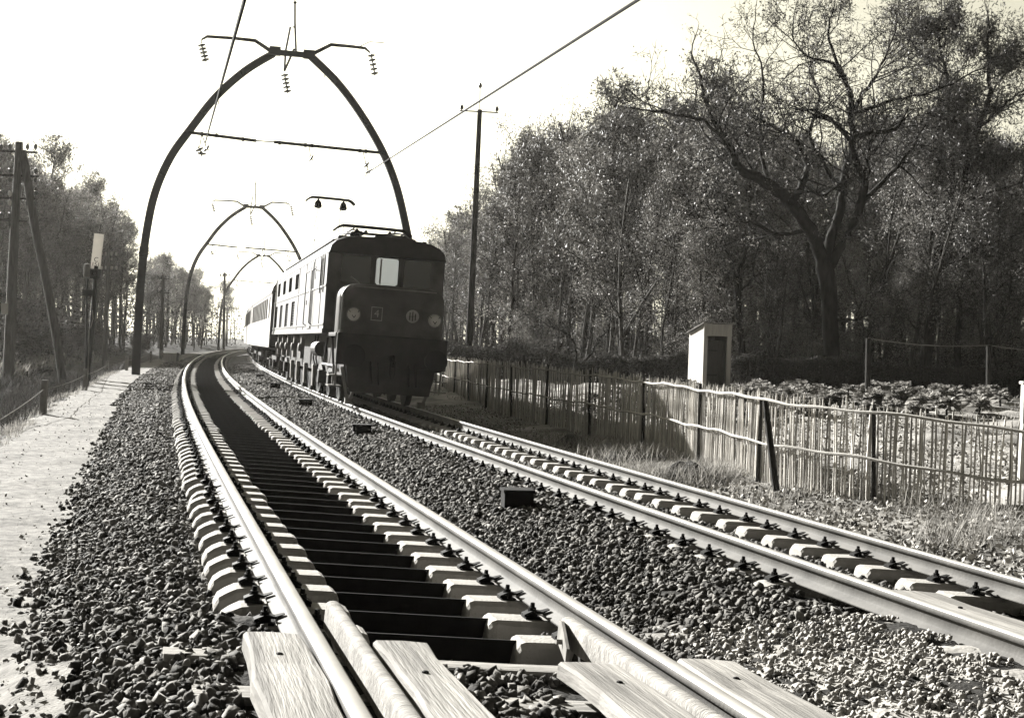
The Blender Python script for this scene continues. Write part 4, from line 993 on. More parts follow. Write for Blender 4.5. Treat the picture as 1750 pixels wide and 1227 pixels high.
# the light vertical hangers and sandbox pipes that stand out along the sunlit side
for sg in (-1, 1):
    for y in (8.45, 10.9, 13.3, 15.4, 17.4):
        b = MB(); x = sg * 1.16; b.loft([[(x - .05, y - .13, 1.49), (x + .05, y - .13, 1.49), (x + .05, y + .13, 1.49), (x - .05, y + .13, 1.49)], [(x - .05, y - .08, .85), (x + .05, y - .08, .85), (x + .05, y + .08, .85), (x - .05, y + .08, .85)]])
        b.lathe((x + sg * .05, y, 1.15), (sg, 0, 0), [(0, .11), (.05, .11), (.07, .05), (.08, .01)], 12); b.build('hanger', M['gear'], lo, bevel=.012)
    for y in (6.4, 8.9, 11.4, 13.5):
        b = MB(); x = sg * 1.0; b.loft([[(x - .05, y - .14, .74), (x + .05, y - .14, .74), (x + .05, y + .14, .74), (x - .05, y + .14, .74)], [(x - .04, y - .2, .2), (x + .04, y - .2, .2), (x + .04, y + .05, .2), (x - .04, y + .05, .2)]]); b.build('brake_hanger', M['gear'], lo, bevel=.01)
    for y in (2.3, 4.5, 15.8, 17.9):
        b = MB(); x = sg * .98; b.box(x - .1, x + .1, y - .16, y + .16, .34, .64)
        for i in range(5): b.box(x - .05, x + .05, y - .5 + i * .07, y + .5 - i * .07, .66 + i * .025, .682 + i * .025)
        b.build('axle_box', M['locodark'], lo, bevel=.01)
    b = MB(); x = sg * 1.05; b.bar((x, 2.0, 1.46), (x, 3.2, 1.46), .08, .08); b.bar((x, 2.1, 1.45), (x, 1.5, .80), .05, .03); b.bar((x, 3.1, 1.45), (x, 3.6, .85), .05, .03); b.tube([(x, 1.4, .8), (x, 3.8, .8)], .03, 6); b.lathe((x, 4.2, 1.15), (0, 1, 0), [(0, .02), (.02, .18), (1.2, .18), (1.22, .02)], 16); b.build('equalising_gear', M['locodark'], lo)
    for y in (5.9, 6.6, 16.6):
        b = MB(); b.tube([(sg * 1.0, y, 1.48), (sg * 1.02, y, .9), (sg * .85, y + .12, .35), (sg * .78, y + .12, .1)], .022, 6); b.build('sand_pipe', M['iron'], lo)
# ---- pantographs
def panto(y0, zh, raised):
    r = []
    b = MB()
    if raised:
        ym = y0
        for x in (-.45, .45):
            b.tube([(x, y0 - .9, 3.95), (x * .9, y0 + .75, 4.0 + (zh - 4) * .5), (x * .75, y0 - .0, zh - .12)], .011, 5)
            b.tube([(x, y0 + .9, 3.95), (x * .9, y0 - .75, 4.0 + (zh - 4) * .5), (x * .75, y0 + .0, zh - .12)], .011, 5)
    else:
        for x in (-.62, .62):
            b.tube([(x, y0 - 1.1, 3.92), (x, y0 + .9, 4.02), (x * .8, y0 - .3, zh - .08)], .022, 6)
            b.tube([(x, y0 + 1.1, 3.92), (x, y0 - .9, 4.0), (x * .8, y0 + .1, zh - .08)], .022, 6)
        b.tube([(-.62, y0 - 1.1, 3.92), (.62, y0 - 1.1, 3.92)], .025, 6); b.tube([(-.62, y0 + 1.1, 3.92), (.62, y0 + 1.1, 3.92)], .025, 6)
        b.tube([(-.62, y0 - .9, 4.0), (.62, y0 + .9, 4.02)], .014, 5); b.tube([(.62, y0 - .9, 4.0), (-.62, y0 + .9, 4.02)], .014, 5)
    if not raised:
        for x in (-.62, .62):
            for yy in (y0 - 1.1, y0 + 1.1): b.lathe((x, yy, 3.66), (0, 0, 1), [(0, .06), (.06, .09), (.1, .05), (.14, .09), (.18, .05), (.22, .08), (.27, .03)], 8)
        b.tube([(-.3, y0 - 1.1, 3.96), (-.3, y0 + 1.1, 3.96)], .04, 6); b.tube([(.3, y0 - 1.3, 3.85), (.3, y0 + 1.4, 3.9)], .05, 6); b.tube([(-.62, y0, 4.0), (.62, y0, 4.0)], .03, 6)
    p = b.build('pantograph', M['iron'], lo)
    for k, dy in enumerate((-.16, .16)):
        b = MB(); hw = .62 if raised else .78
        pts = [(-hw - .16, y0 + dy, zh - .14), (-hw, y0 + dy, zh - .02), (-hw * .6, y0 + dy, zh), (hw * .6, y0 + dy, zh), (hw, y0 + dy, zh - .02), (hw + .16, y0 + dy, zh - .14)]
        b.tube(smooth_path(pts, 4), .028, 6); b.build('collector_bow', M['iron'], p, smooth=True)
    for x in (-.4, .4):
        b = MB(); b.lathe((x, y0 - .12, zh - .06), (0, 0, -1), [(0, .03), (.05, .05), (.1, .1), (.24, .13), (.28, .1), (.3, .02)], 10); b.build('bow_spring', M['iron'], p, smooth=True)
panto(4.6, 4.16, False); panto(15.6, 5.95, True)

# ================================================================== COACHES
def coach(s0, label, dark_end=True):
    L_ = 20.0
    m0 = tmat(s0, 0, 2); q = tmat(s0 + L_, 0, 2).translation - m0.translation
    mw = m0 @ Matrix.Rotation(math.atan2(-q.x, q.y) - float(cen(s0)[2]), 4, 'Z')
    r = empty('passenger_coach', mw); tag(r, label, 'coach', 'coaches behind the locomotive')
    hw, z0, ze, zr = 1.40, 1.05, 3.05, 3.55
    bays = [(1.0, 1.75)] + [(3.0 + i * 1.55, 3.0 + i * 1.55 + 1.05) for i in range(10)] + [(18.3, 19.0)]
    b = MB()
    for sg in (-1, 1):
        a, c = (hw, hw + .03) if sg > 0 else (-hw - .03, -hw)
        b.box(a, c, 0, L_, z0, 2.05); b.box(a, c, 0, L_, 2.88, ze); y = 0
        for o0, o1 in bays: b.box(a, c, y, o0, 2.05, 2.88); y = o1
        b.box(a, c, y, L_, 2.05, 2.88)
    b.box(-hw - .03, hw + .03, L_ - .03, L_, z0, ze); b.box(-hw, hw, .03, L_ - .03, z0, z0 + .05)
    b.build('body', M['coach'], r)
    b = MB(); pr = roof_prof(hw + .03, z0, ze, zr); b.loft([[(x, -.0, z) for x, z in pr], [(x, .03, z) for x, z in pr]]); b.box(-.45, .45, -.3, 0, 1.2, 3.1); b.build('end_wall', M['locodark'], r)
    for sg in (-1, 1):
        for o0, o1 in bays:
            b = MB(); x = sg * (hw + .02); t = .035
            b.box(x - .02, x + .02, o0, o1, 2.05, 2.05 + t); b.box(x - .02, x + .02, o0, o1, 2.88 - t, 2.88); b.box(x - .02, x + .02, o0, o0 + t, 2.05 + t, 2.88 - t); b.box(x - .02, x + .02, o1 - t, o1, 2.05 + t, 2.88 - t)
            wn = b.build('window', M['coach'], r); b = MB(); b.box(x - sg * .04 - .004, x - sg * .04 + .004, o0, o1, 2.05, 2.88); b.build('pane', M['glass'], wn)
    b = MB(); pr = roof_prof(hw + .05, ze - .02, ze, zr); b.loft([[(x, y, z) for x, z in pr] for y in (-.02, L_ + .02)]); b.build('roof', M['tin'], r, smooth=True)
    b = MB(); b.box(-1.1, 1.1, 0, L_, .95, 1.05)
    for sg in (-1, 1):
        b.box(sg * 1.32 - .04, sg * 1.32 + .04, .8, 2.2, .62, .66); b.box(sg * 1.32 - .04, sg * 1.32 + .04, 17.8, 19.2, .62, .66)
    b.box(-.6, .6, 8, 12, .45, .95); b.build('underframe', M['locodark'], r)
    for yb in (3.2, L_ - 3.2):
        b = MB(); 
        for sg in (-1, 1):
            b.box(sg * 1.0 - .06, sg * 1.0 + .06, yb - 1.7, yb + 1.7, .55, .75)
            for dy in (-1.25, 1.25): b.box(sg * 1.05 - .1, sg * 1.05 + .1, yb + dy - .17, yb + dy + .17, .34, .62)
        bg_ = b.build('bogie', M['locodark'], r)
        for sg in (-1, 1):
            for dy in (-1.25, 1.25):
                b = MB(); b.lathe((sg * .67, yb + dy, .46), (sg, 0, 0), [(0, .49), (.03, .49), (.035, .46), (.13, .455), (.135, .4), (.1, .38), (.1, .1), (.16, .09), (.16, .01)], 24); b.build('wheel', M['locodark'], bg_, smooth=True)
    return r
coach(S_LOCO + 20.0, 'first pale coach, sunlit, coupled right behind the locomotive')
coach(S_LOCO + 40.8, 'second pale coach, nearly lost in glare at the bend')
coach(S_LOCO + 61.6, 'third coach, farthest behind the locomotive')
# ================================================================== VEGETATION
class TB:
    """collects tapering tubes and leaf faces with numpy"""
    def __init__(s): s.V = []; s.F = []; s.n = 0; s.mi = []
    def tube(s, P, R, k=4):
        P = np.asarray(P, float); R = np.asarray(R, float); m = len(P)
        D = np.gradient(P, axis=0); D /= np.linalg.norm(D, axis=1)[:, None] + 1e-9
        ref = np.where(np.abs(D[:, 2:3]) < .9, np.array([[0, 0, 1.]]), np.array([[1., 0, 0]]))
        A = np.cross(D, ref); A /= np.linalg.norm(A, axis=1)[:, None] + 1e-9; B = np.cross(D, A)
        t = np.arange(k) * 2 * np.pi / k
        V = P[:, None] + (A[:, None] * np.cos(t)[None, :, None] + B[:, None] * np.sin(t)[None, :, None]) * R[:, None, None]
        i = np.arange(m * k).reshape(m, k); j = np.roll(i, -1, 1)
        F = np.stack([i[:-1], j[:-1], j[1:], i[1:]], -1).reshape(-1, 4) + s.n
        s.V.append(V.reshape(-1, 3)); s.F.append(F); s.n += m * k; s.mi.append(np.zeros(len(F), np.int32))
    def leaves(s, P, size, aspect=.55, up=0.0, r=rng):
        P = np.asarray(P, float); n = len(P)
        a = r.normal(size=(n, 3)); a[:, 2] += up; a /= np.linalg.norm(a, axis=1)[:, None]
        c = r.normal(size=(n, 3)); c -= (c * a).sum(1)[:, None] * a; c /= np.linalg.norm(c, axis=1)[:, None] + 1e-9
        L = (size * (.6 + .8 * r.random(n)))[:, None]
        q = np.stack([P, P + a * L * .5 + c * L * aspect * .5, P + a * L, P + a * L * .45 - c * L * aspect * .5], 1)
        s.V.append(q.reshape(-1, 3)); s.F.append(np.arange(n * 4).reshape(n, 4) + s.n); s.n += n * 4; s.mi.append(np.ones(n, np.int32))
    def mesh(s, name, m, smooth=False):
        two = isinstance(m, (list, tuple))
        return raw_mesh(name, np.concatenate(s.V), np.concatenate(s.F), m, smooth, np.concatenate(s.mi) if two else None)
def grow(r, p, d, L, rad_, seg, wob, up):
    P = [np.array(p, float)]; d = np.array(d, float); d /= np.linalg.norm(d)
    for i in range(seg):
        d = d + r.normal(size=3) * wob + np.array([0, 0, up]); d /= np.linalg.norm(d); P.append(P[-1] + d * L / seg)
    return np.array(P), np.linspace(rad_, rad_ * .35, seg + 1), d
def sidedir(r, d, ang, up=.0):
    a = r.normal(size=3); a -= a.dot(d) * d; a /= np.linalg.norm(a) + 1e-9
    v = d * math.cos(ang) + a * math.sin(ang); v[2] += up; return v / np.linalg.norm(v)
def fill_twigs(r, tb_wood, tb_twig, tips, P, R, n, L, lvl, ang=.8, up=.05, start=.15, minr=.004):
    """side shoots along a branch, recursive"""
    m = len(P)
    for _ in range(n):
        t = start + (1 - start) * r.random() ** .8; k = t * (m - 1); i = min(int(k), m - 2); f = k - i
        p = P[i] * (1 - f) + P[i + 1] * f; d = P[i + 1] - P[i]; d /= np.linalg.norm(d) + 1e-9
        l = L * (1.15 - .6 * t) * (.6 + .7 * r.random()); rr = max(minr, min(R[i] * .5, l * .013))
        Q, RR, _d = grow(r, p, sidedir(r, d, ang * (.7 + .5 * r.random()), up), l, rr, 4 if lvl > 1 else 3, .30, up)
        (tb_wood if rr > .018 else tb_twig).tube(Q, RR, 5 if rr > .03 else (4 if rr > .012 else 3))
        if lvl > 1: fill_twigs(r, tb_wood, tb_twig, tips, Q, RR, max(3, int(n * .55)), l * .5, lvl - 1, ang, up, .2, minr)
        else: tips += [Q[-1], Q[-2], Q[1] * .5 + Q[2] * .5]

def clumps(r, tt, tips, frac, n, rad_, size, aspect=.55, up=0.0):
    """leaves gathered in uneven clumps on part of the twig ends"""
    tp = np.array(tips); tp = tp[r.random(len(tp)) < frac]; k = (n * (.4 + 1.2 * r.random(len(tp)))).astype(int) + 1
    tp = np.repeat(tp, k, 0); tp = tp + r.normal(size=tp.shape) * rad_
    if len(tp): tt.leaves(tp, np.full(len(tp), size), aspect, up, r=r)
def young_tree(seed, h=9.0, dens=1.0, frac=.3):
    r = np.random.default_rng(seed); tw, tt, tips = TB(), TB(), []
    P, R, _ = grow(r, (0, 0, -.2), (r.normal() * .07, r.normal() * .07, 1), h, .045 + .007 * h, 10, .07, .06); tw.tube(P, R, 7)
    if r.random() < .6:
        k = 2 + int(r.random() * 3); Q, RR, _ = grow(r, P[k], (r.normal() * .5, r.normal() * .5, 1), h * .65, R[k] * .75, 7, .09, .1); tw.tube(Q, RR, 6); fill_twigs(r, tw, tt, tips, Q, RR, int(9 * dens), h * .2, 2, .85, .08, .2, .009)
    fill_twigs(r, tw, tt, tips, P, R, int(20 * dens), h * .25, 2, .95, .07, .22, .009)
    clumps(r, tt, tips, frac, 14, .2, .085)
    return tw.mesh('trunk', M['bark2'], True), tt.mesh('crown', [M['bark2'], M['leaf']])
def pine(seed, h=12.0):
    r = np.random.default_rng(seed); tw, tt, tips = TB(), TB(), []
    P, R, _ = grow(r, (0, 0, -.2), (r.normal() * .05, r.normal() * .05, 1), h, .13, 10, .035, .06); tw.tube(P, R, 8)
    for _ in range(30):
        t = .45 + .55 * r.random() ** .75; k = t * 10; i = min(int(k), 9); p = P[i] + (P[i + 1] - P[i]) * (k - i)
        a = r.random() * 6.283; l = h * .24 * (1.35 - t) * (.6 + .6 * r.random()) + .35
        Q, RR, _ = grow(r, p, (math.cos(a), math.sin(a), .25 + .5 * t), l, .035, 5, .15, .10); tw.tube(Q, RR, 4)
        for q in Q[2:]:
            for _ in range(3):
                e = q + r.normal(size=3) * (.28, .28, .16); tt.tube([q, e], [.008, .004], 3); tips.append(e)
        tips.append(Q[-1])
    clumps(r, tt, tips, .62, 17, .14, .25, .2, .45)
    return tw.mesh('trunk', M['bark2'], True), tt.mesh('crown', [M['bark2'], M['needle']])
def thicket(seed, h=4.5, mats='leaf', leafn=4, lsize=.10):
    r = np.random.default_rng(seed); tw, tt, tips = TB(), TB(), []
    for _ in range(9):
        a = r.random() * 6.283; P, R, _ = grow(r, (.35 * math.cos(a), .35 * math.sin(a), -.1), (math.cos(a) * .4, math.sin(a) * .4, 1), h * (.6 + .4 * r.random()), .03, 6, .12, .05); tw.tube(P, R, 5)
        fill_twigs(r, tw, tt, tips, P, R, 9, h * .28, 2, .8, .1, .1)
    tp = np.array(tips); tp = np.repeat(tp, leafn, 0) + r.normal(size=(len(tp) * leafn, 3)) * .13
    tt.leaves(tp, np.full(len(tp), lsize), r=r)
    return tw.mesh('stem', M['bark2'], True), tt.mesh('foliage', [M['bark2'], M[mats]])

YT = [young_tree(100 + i, h, de, ln) for i, (h, de, ln) in enumerate(((9, 1.3, .26), (10, 1.2, .12), (8, 1.3, .4), (11, 1.3, .2), (9, 1.3, .03)))]
PN = [pine(200 + i, h) for i, h in enumerate((12, 13, 11, 12))]
TK = [thicket(300 + i, 4.5, 'leaf') for i in range(3)]
DK = [thicket(340 + i, 3.0, 'weeds', 9, .14) for i in range(3)]
def plant(kind, name, p, h, href, label, cat, grp, parts=('trunk', 'crown')):
    k = h / href
    mw = Matrix.Translation(p) @ Matrix.Rotation(random.uniform(0, 6.28), 4, 'Z') @ Matrix.Diagonal((k * random.uniform(.85, 1.15), k * random.uniform(.85, 1.15), k, 1))
    r = empty(name, mw); tag(r, label, cat, grp); link(parts[0], kind[0], r); link(parts[1], kind[1], r); return r
H_YT, H_PN = (9, 10, 8, 11, 9), (12, 13, 11, 12)

# ---- wood on the right, behind the garden
EX = np.array([700, 765, 800, 845, 870, 900, 960, 1010, 1060, 1120, 1170, 1230, 1290, 1340, 1400, 1500, 1560, 1620, 1700, 1740, 1800, 1950])
EY = np.array([430, 390, 360, 315, 258, 250, 215, 175, 160, 150, 135, 215, 185, 175, 185, 200, 200, 200, 220, 260, 250, 250])
def hor(px): return 595 + .034 * (px - 875)
random.seed(11)
n_r = 0; tries = 0; placed = []
while n_r < 215 and tries < 20000:
    tries += 1
    px = random.uniform(735, 1830); Y = 50 + 75 * random.random() ** 1.3
    p = at(px, hor(px), Y); s, o = s_of(np.array([p.x]), np.array([p.y]))
    edge = 15.5 if Y < 75 else 12.5
    if o[0] < edge: continue
    if any((p.x - a) ** 2 + (p.y - c) ** 2 < 2.2 for a, c in placed): continue
    if 1380 < px < 1470 and Y < 56: continue
    p.z = float(zg(p.x, p.y, (s, o))[0]) - .05
    e = float(np.interp(px, EX, EY)); hmax = (hor(px) - e) / FPX * Y + HCAM - p.z
    front = Y < 66
    h = hmax * (random.uniform(.45, .85) if front else random.uniform(.72, 1.0))
    if h < 3.2: continue
    h = min(h, 17)
    if random.random() < (.15 if front else .5):
        i = random.randrange(4); plant(PN[i], 'pine_tree', p, h, H_PN[i], 'tall pine with tufted top in the wood behind the garden', 'pine tree', 'pines in the right wood')
    else:
        i = random.randrange(5); plant(YT[i], 'young_tree', p, h, H_YT[i], 'slender twiggy tree in the wood behind the garden', 'tree', 'young trees in the right wood')
    placed.append((p.x, p.y)); n_r += 1
for k in range(46):
    px = random.uniform(765, 1010); Y = random.uniform(60, 112); p = at(px, hor(px), Y); s, o = s_of(np.array([p.x]), np.array([p.y]))
    if o[0] < 12.5: continue
    p.z = float(zg(p.x, p.y, (s, o))[0]) - .05; h = ((hor(px) - float(np.interp(px, EX, EY))) / FPX * Y + HCAM - p.z) * random.uniform(.84, 1.0)
    if k % 3 == 0: i = random.randrange(4); plant(PN[i], 'pine_tree', p, h, H_PN[i], 'tall pine with tufted top in the wood behind the garden', 'pine tree', 'pines in the right wood')
    else: i = random.randrange(5); plant(YT[i], 'young_tree', p, h, H_YT[i], 'slender twiggy tree in the wood behind the garden', 'tree', 'young trees in the right wood')
for k in range(52):
    px = random.uniform(740, 1800); Y = random.uniform(51, 90); p = at(px, hor(px), Y); s, o = s_of(np.array([p.x]), np.array([p.y]))
    if o[0] < 15: continue
    p.z = float(zg(p.x, p.y, (s, o))[0]) - .05; plant(TK[k % 3], 'brushwood', p, random.uniform(2.2, 4.8), 4.5, 'low brushwood bush among the trunks behind the hedge', 'bush', 'brushwood of the right wood', ('stem', 'foliage'))

# ---- wood on the left
LX = np.array([-120, 0, 40, 100, 150, 200, 235, 260, 300, 340, 380, 405, 430, 460]); LY = np.array([215, 228, 250, 292, 320, 365, 415, 432, 450, 465, 474, 488, 505, 530])
n_l = 0; tries = 0
while n_l < 150 and tries < 20000:
    tries += 1
    px = random.uniform(-110, 440); Y = random.uniform(84, 150) if px < 260 else random.uniform(110, 230)
    p = at(px, hor(px), Y); s, o = s_of(np.array([p.x]), np.array([p.y]))
    if o[0] > -7.5 - .05 * max(0, 160 - Y): continue
    if any((p.x - a) ** 2 + (p.y - c) ** 2 < 2.4 for a, c in placed): continue
    p.z = float(zg(p.x, p.y, (s, o))[0]) - .05
    e = float(np.interp(px, LX, LY)); hmax = (hor(px) - e) / FPX * Y + HCAM - p.z; h = min(hmax * random.uniform(.7, 1.0), 16)
    if h < 3.5: continue
    if random.random() < .62:
        i = random.randrange(4); plant(PN[i], 'pine_tree', p, h, H_PN[i], 'pine in the wood left of the railway', 'pine tree', 'pines in the left wood')
    else:
        i = random.randrange(5); plant(YT[i], 'young_tree', p, h, H_YT[i], 'leafy young tree in the wood left of the railway', 'tree', 'young trees in the left wood')
    placed.append((p.x, p.y)); n_l += 1
for k in range(46):
    px = random.uniform(-80, 330); Y = random.uniform(56, 100) if px < 230 else random.uniform(90, 140); p = at(px, hor(px), Y); s, o = s_of(np.array([p.x]), np.array([p.y]))
    if o[0] > -8.0: continue
    p.z = float(zg(p.x, p.y, (s, o))[0]) - .1; plant(DK[k % 3], 'dark_bush', p, random.uniform(1.4, 3.4) * (1 if px < 200 else .7), 3.0, 'dark evergreen bush on the bank left of the path', 'bush', 'bushes on the left bank', ('stem', 'foliage'))

# ---- masses nobody could count: far wood and undergrowth
def mass(name, n, pxr, Yr, omin, hfun, size, material, seed, trunks=0):
    r = np.random.default_rng(seed); tb = TB(); px = r.uniform(*pxr, n); Y = r.uniform(*Yr, n)
    Pp = np.array([at(a, hor(a), y) for a, y in zip(px, Y)]); s, o = s_of(Pp[:, 0], Pp[:, 1]); k = omin(o, s); Pp, s, o, px, Y = Pp[k], s[k], o[k], px[k], Y[k]
    z = zg(Pp[:, 0], Pp[:, 1], (s, o)); hh = hfun(px, Y, Pp[:, 0], Pp[:, 1])
    Pp[:, 2] = z + hh * r.random(len(z)) ** .9
    tb.leaves(Pp, size * (.6 + .8 * r.random(len(z))), .5, r=r)
    for i in range(min(trunks, len(z))):
        a = Pp[i].copy(); a[2] = z[i] - .1; b_ = a + np.array([r.normal() * .3, r.normal() * .3, hh[i] * 1.1]); tb.tube([a, b_], [.09, .05], 4)
    o_ = link(name, tb.mesh(name, [M['bark2'], M[material]])); tag(o_, kind='stuff'); return o_
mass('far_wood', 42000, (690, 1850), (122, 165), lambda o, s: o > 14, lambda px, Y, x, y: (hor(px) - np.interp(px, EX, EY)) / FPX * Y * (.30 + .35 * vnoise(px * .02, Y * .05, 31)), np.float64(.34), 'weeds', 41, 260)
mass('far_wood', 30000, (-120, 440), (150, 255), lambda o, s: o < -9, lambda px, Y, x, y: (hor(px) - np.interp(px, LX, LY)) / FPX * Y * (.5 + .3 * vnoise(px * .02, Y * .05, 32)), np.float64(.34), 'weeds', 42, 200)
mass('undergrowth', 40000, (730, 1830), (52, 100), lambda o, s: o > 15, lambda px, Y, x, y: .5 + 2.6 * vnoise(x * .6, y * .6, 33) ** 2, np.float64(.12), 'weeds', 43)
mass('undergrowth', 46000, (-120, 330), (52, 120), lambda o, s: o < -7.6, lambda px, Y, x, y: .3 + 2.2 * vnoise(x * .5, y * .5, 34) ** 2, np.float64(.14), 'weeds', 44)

# ---- the big oak and its neighbours, limbs traced
def traced_tree(name, Y, trunk, limbs, label, seed, leafn, crown_mat, n1=9, L1=2.2, minpx=1.5, cat='oak tree', tuft=False, ws=.62):
    r = np.random.default_rng(seed); base = at(trunk[0][0], trunk[0][1], Y); base.z = zgs(base.x, base.y) - .1
    b3 = np.array(base); tw, tt, tips = TB(), TB(), []
    def conv(l, y0, y1):
        n = len(l); return [np.array(at(a, c, Y + y0 + (y1 - y0) * i / max(1, n - 1))) - b3 for i, (a, c, _) in enumerate(l)], [w_ * ws / 2 / FPX * Y for _, _, w_ in l]
    def put(l, y0, y1, spawn):
        P, R = conv(l, y0, y1)
        Ps = np.array([list(v) for v in smooth_path([Vector(p) for p in P], 4)]); Rs = np.interp(np.linspace(0, len(R) - 1, len(Ps)), range(len(R)), R)
        Ps[1:-1] += r.normal(size=Ps[1:-1].shape) * .025
        tw.tube(Ps, Rs, 9 if R[0] > .12 else 6)
        if spawn: fill_twigs(r, tw, tt, tips, Ps, Rs, int(spawn * 2.0), L1 * 1.2, 3, .95, .05, .15, .010); tips.append(Ps[-1]); Qe, Re, _ = grow(r, Ps[-1], Ps[-1] - Ps[-2], 1.1, Rs[-1], 4, .25, .1); tt.tube(Qe, Re, 4); fill_twigs(r, tw, tt, tips, Qe, Re, 5, .8, 2, .8, .1, .1, .0085)
    P, R = conv(trunk, 0, 0); P[0] = np.array([0, 0, 0.]); 
    Ps = np.array([list(v) for v in smooth_path([Vector(p) for p in P], 4)]); Rs = np.interp(np.linspace(0, len(R) - 1, len(Ps)), range(len(R)), R); Rs[:3] *= (1.35, 1.18, 1.06); tw.tube(Ps, Rs, 14)
    for l, y0, y1, sp in limbs: put(l, y0, y1, sp)
    if leafn:
        if tuft: clumps(r, tt, tips, .11, leafn * 3, .2, .17, .2, .4)
        else: clumps(r, tt, tips, .05, leafn * 5, .12, .10)
    ro = empty(name, Matrix.Translation(base)); tag(ro, label, cat); link('trunk', tw.mesh('trunk', M['bark'], True), ro); link('crown', tt.mesh('crown', [M['bark'], M[crown_mat]]), ro)
traced_tree('oak_tree', 50, [(1423, 665, 48), (1421, 600, 44), (1418, 540, 43), (1416, 490, 46), (1408, 455, 50)], [
    ([(1410, 465, 40), (1398, 420, 36), (1384, 392, 36), (1352, 348, 34), (1322, 322, 32), (1292, 302, 28), (1264, 288, 24), (1252, 262, 20), (1240, 238, 16), (1222, 212, 13), (1207, 178, 10), (1196, 130, 7), (1182, 92, 4)], 0, -2.5, 11),
    ([(1352, 346, 24), (1372, 315, 20), (1379, 282, 18), (1366, 250, 15), (1342, 228, 12), (1312, 212, 9), (1280, 196, 6), (1250, 150, 4)], -1, 1.5, 9),
    ([(1300, 208, 7), (1305, 160, 7), (1302, 120, 6), (1288, 75, 4), (1290, 40, 3)], 0, 1, 7),
    ([(1252, 262, 12), (1215, 215, 9), (1180, 200, 8), (1120, 190, 6), (1080, 185, 3)], -2, -3, 8),
    ([(1408, 460, 34), (1424, 400, 28), (1438, 352, 26), (1442, 312, 24), (1448, 282, 22), (1458, 250, 20), (1456, 200, 18), (1452, 160, 15), (1432, 110, 10), (1416, 60, 6), (1425, 15, 3)], 0, .5, 12),
    ([(1412, 462, 30), (1448, 402, 24), (1472, 352, 24), (1476, 312, 22), (1462, 276, 18), (1454, 242, 16), (1482, 230, 14), (1530, 222, 10), (1545, 200, 5)], 0, -1.5, 9),
    ([(1456, 200, 12), (1470, 165, 11), (1492, 140, 9), (1510, 100, 7), (1530, 55, 4), (1535, 10, 2)], 0, 1, 9),
    ([(1460, 195, 10), (1500, 180, 9), (1560, 166, 7), (1630, 142, 5), (1690, 110, 3)], -.5, -3, 9),
    ([(1452, 160, 9), (1425, 110, 8), (1380, 98, 6), (1355, 60, 4), (1362, 5, 2)], 0, -2, 9),
    ([(1476, 315, 10), (1482, 270, 9), (1490, 240, 7), (1500, 180, 4)], -1, 2, 6),
    ([(1440, 330, 14), (1400, 270, 12), (1385, 220, 10), (1400, 165, 8), (1385, 120, 5), (1400, 70, 3)], 0, 2, 9),
    ([(1385, 392, 16), (1330, 400, 11), (1280, 380, 8), (1235, 385, 4)], 0, -2, 7), ([(1475, 340, 14), (1520, 300, 11), (1560, 250, 8), (1590, 190, 4)], 0, 2, 9),
    ([(1320, 322, 13), (1300, 260, 10), (1310, 215, 7), (1290, 180, 4)], 0, 1.5, 7), ([(1458, 250, 13), (1420, 205, 10), (1390, 190, 7), (1350, 185, 3)], 0, -1.5, 8),
    ([(1440, 312, 10), (1400, 335, 8), (1360, 300, 4)], 0, -2, 5),
    ([(1424, 545, 10), (1450, 548, 7), (1490, 538, 3)], 0, -1, 4)],
    'great gnarled bare oak with forked trunk and crooked limbs, tallest by the fence', 51, 1, 'leaf', L1=2.1)
traced_tree('oak_tree', 53, [(1572, 665, 36), (1590, 560, 30), (1596, 480, 30), (1604, 420, 30)], [
    ([(1604, 425, 26), (1616, 380, 22), (1627, 335, 18), (1627, 270, 15), (1631, 200, 12), (1618, 130, 9), (1602, 60, 6), (1610, 10, 3)], 0, .5, 13),
    ([(1606, 420, 22), (1640, 350, 18), (1652, 290, 16), (1672, 220, 14), (1690, 165, 12), (1688, 110, 10), (1690, 40, 5)], 0, -1.5, 12),
    ([(1670, 225, 8), (1705, 190, 7), (1740, 160, 5), (1790, 140, 3)], -1, -2.5, 7), ([(1690, 165, 6), (1720, 120, 5), (1750, 100, 3)], -1, -1.5, 6),
    ([(1625, 300, 8), (1580, 260, 6), (1540, 200, 4)], 0, 1.5, 8), ([(1618, 130, 7), (1570, 90, 5), (1545, 50, 3)], 0, 1, 8), ([(1640, 350, 8), (1690, 330, 6), (1750, 310, 3)], 0, -2, 8), ([(1600, 470, 8), (1660, 430, 6), (1740, 400, 3)], -1, -3, 9)],
    'tall twin-stemmed tree with clumped foliage near the right edge', 52, 6, 'needle', L1=1.9, cat='tree', tuft=True)
traced_tree('oak_tree', 54, [(1270, 660, 22), (1267, 590, 20), (1262, 530, 18), (1261, 470, 20)], [
    ([(1261, 475, 14), (1245, 435, 12), (1230, 400, 9), (1222, 350, 6), (1200, 300, 3)], 0, -1, 8), ([(1262, 475, 13), (1272, 430, 11), (1280, 380, 8), (1276, 320, 5), (1285, 270, 3)], 0, 1, 8), ([(1262, 500, 8), (1295, 470, 6), (1325, 440, 3)], 0, 0, 5), ([(1262, 520, 7), (1235, 490, 5), (1205, 460, 3)], 0, 0, 5)],
    'small forked tree standing straight behind the privy', 53, 2, 'leaf', L1=1.7, cat='tree')
traced_tree('oak_tree', 46, [(976, 648, 10), (982, 628, 9), (986, 612, 8)], [
    ([(984, 620, 8), (984, 595, 7), (976, 578, 6), (955, 562, 4), (925, 552, 2)], 0, -.5, 7), ([(983, 624, 8), (1003, 612, 7), (1016, 598, 5), (1028, 575, 3)], 0, .3, 6)],
    'low crooked fruit tree forked at the ground beyond the paling', 54, 0, 'leaf', L1=.8, cat='fruit tree')
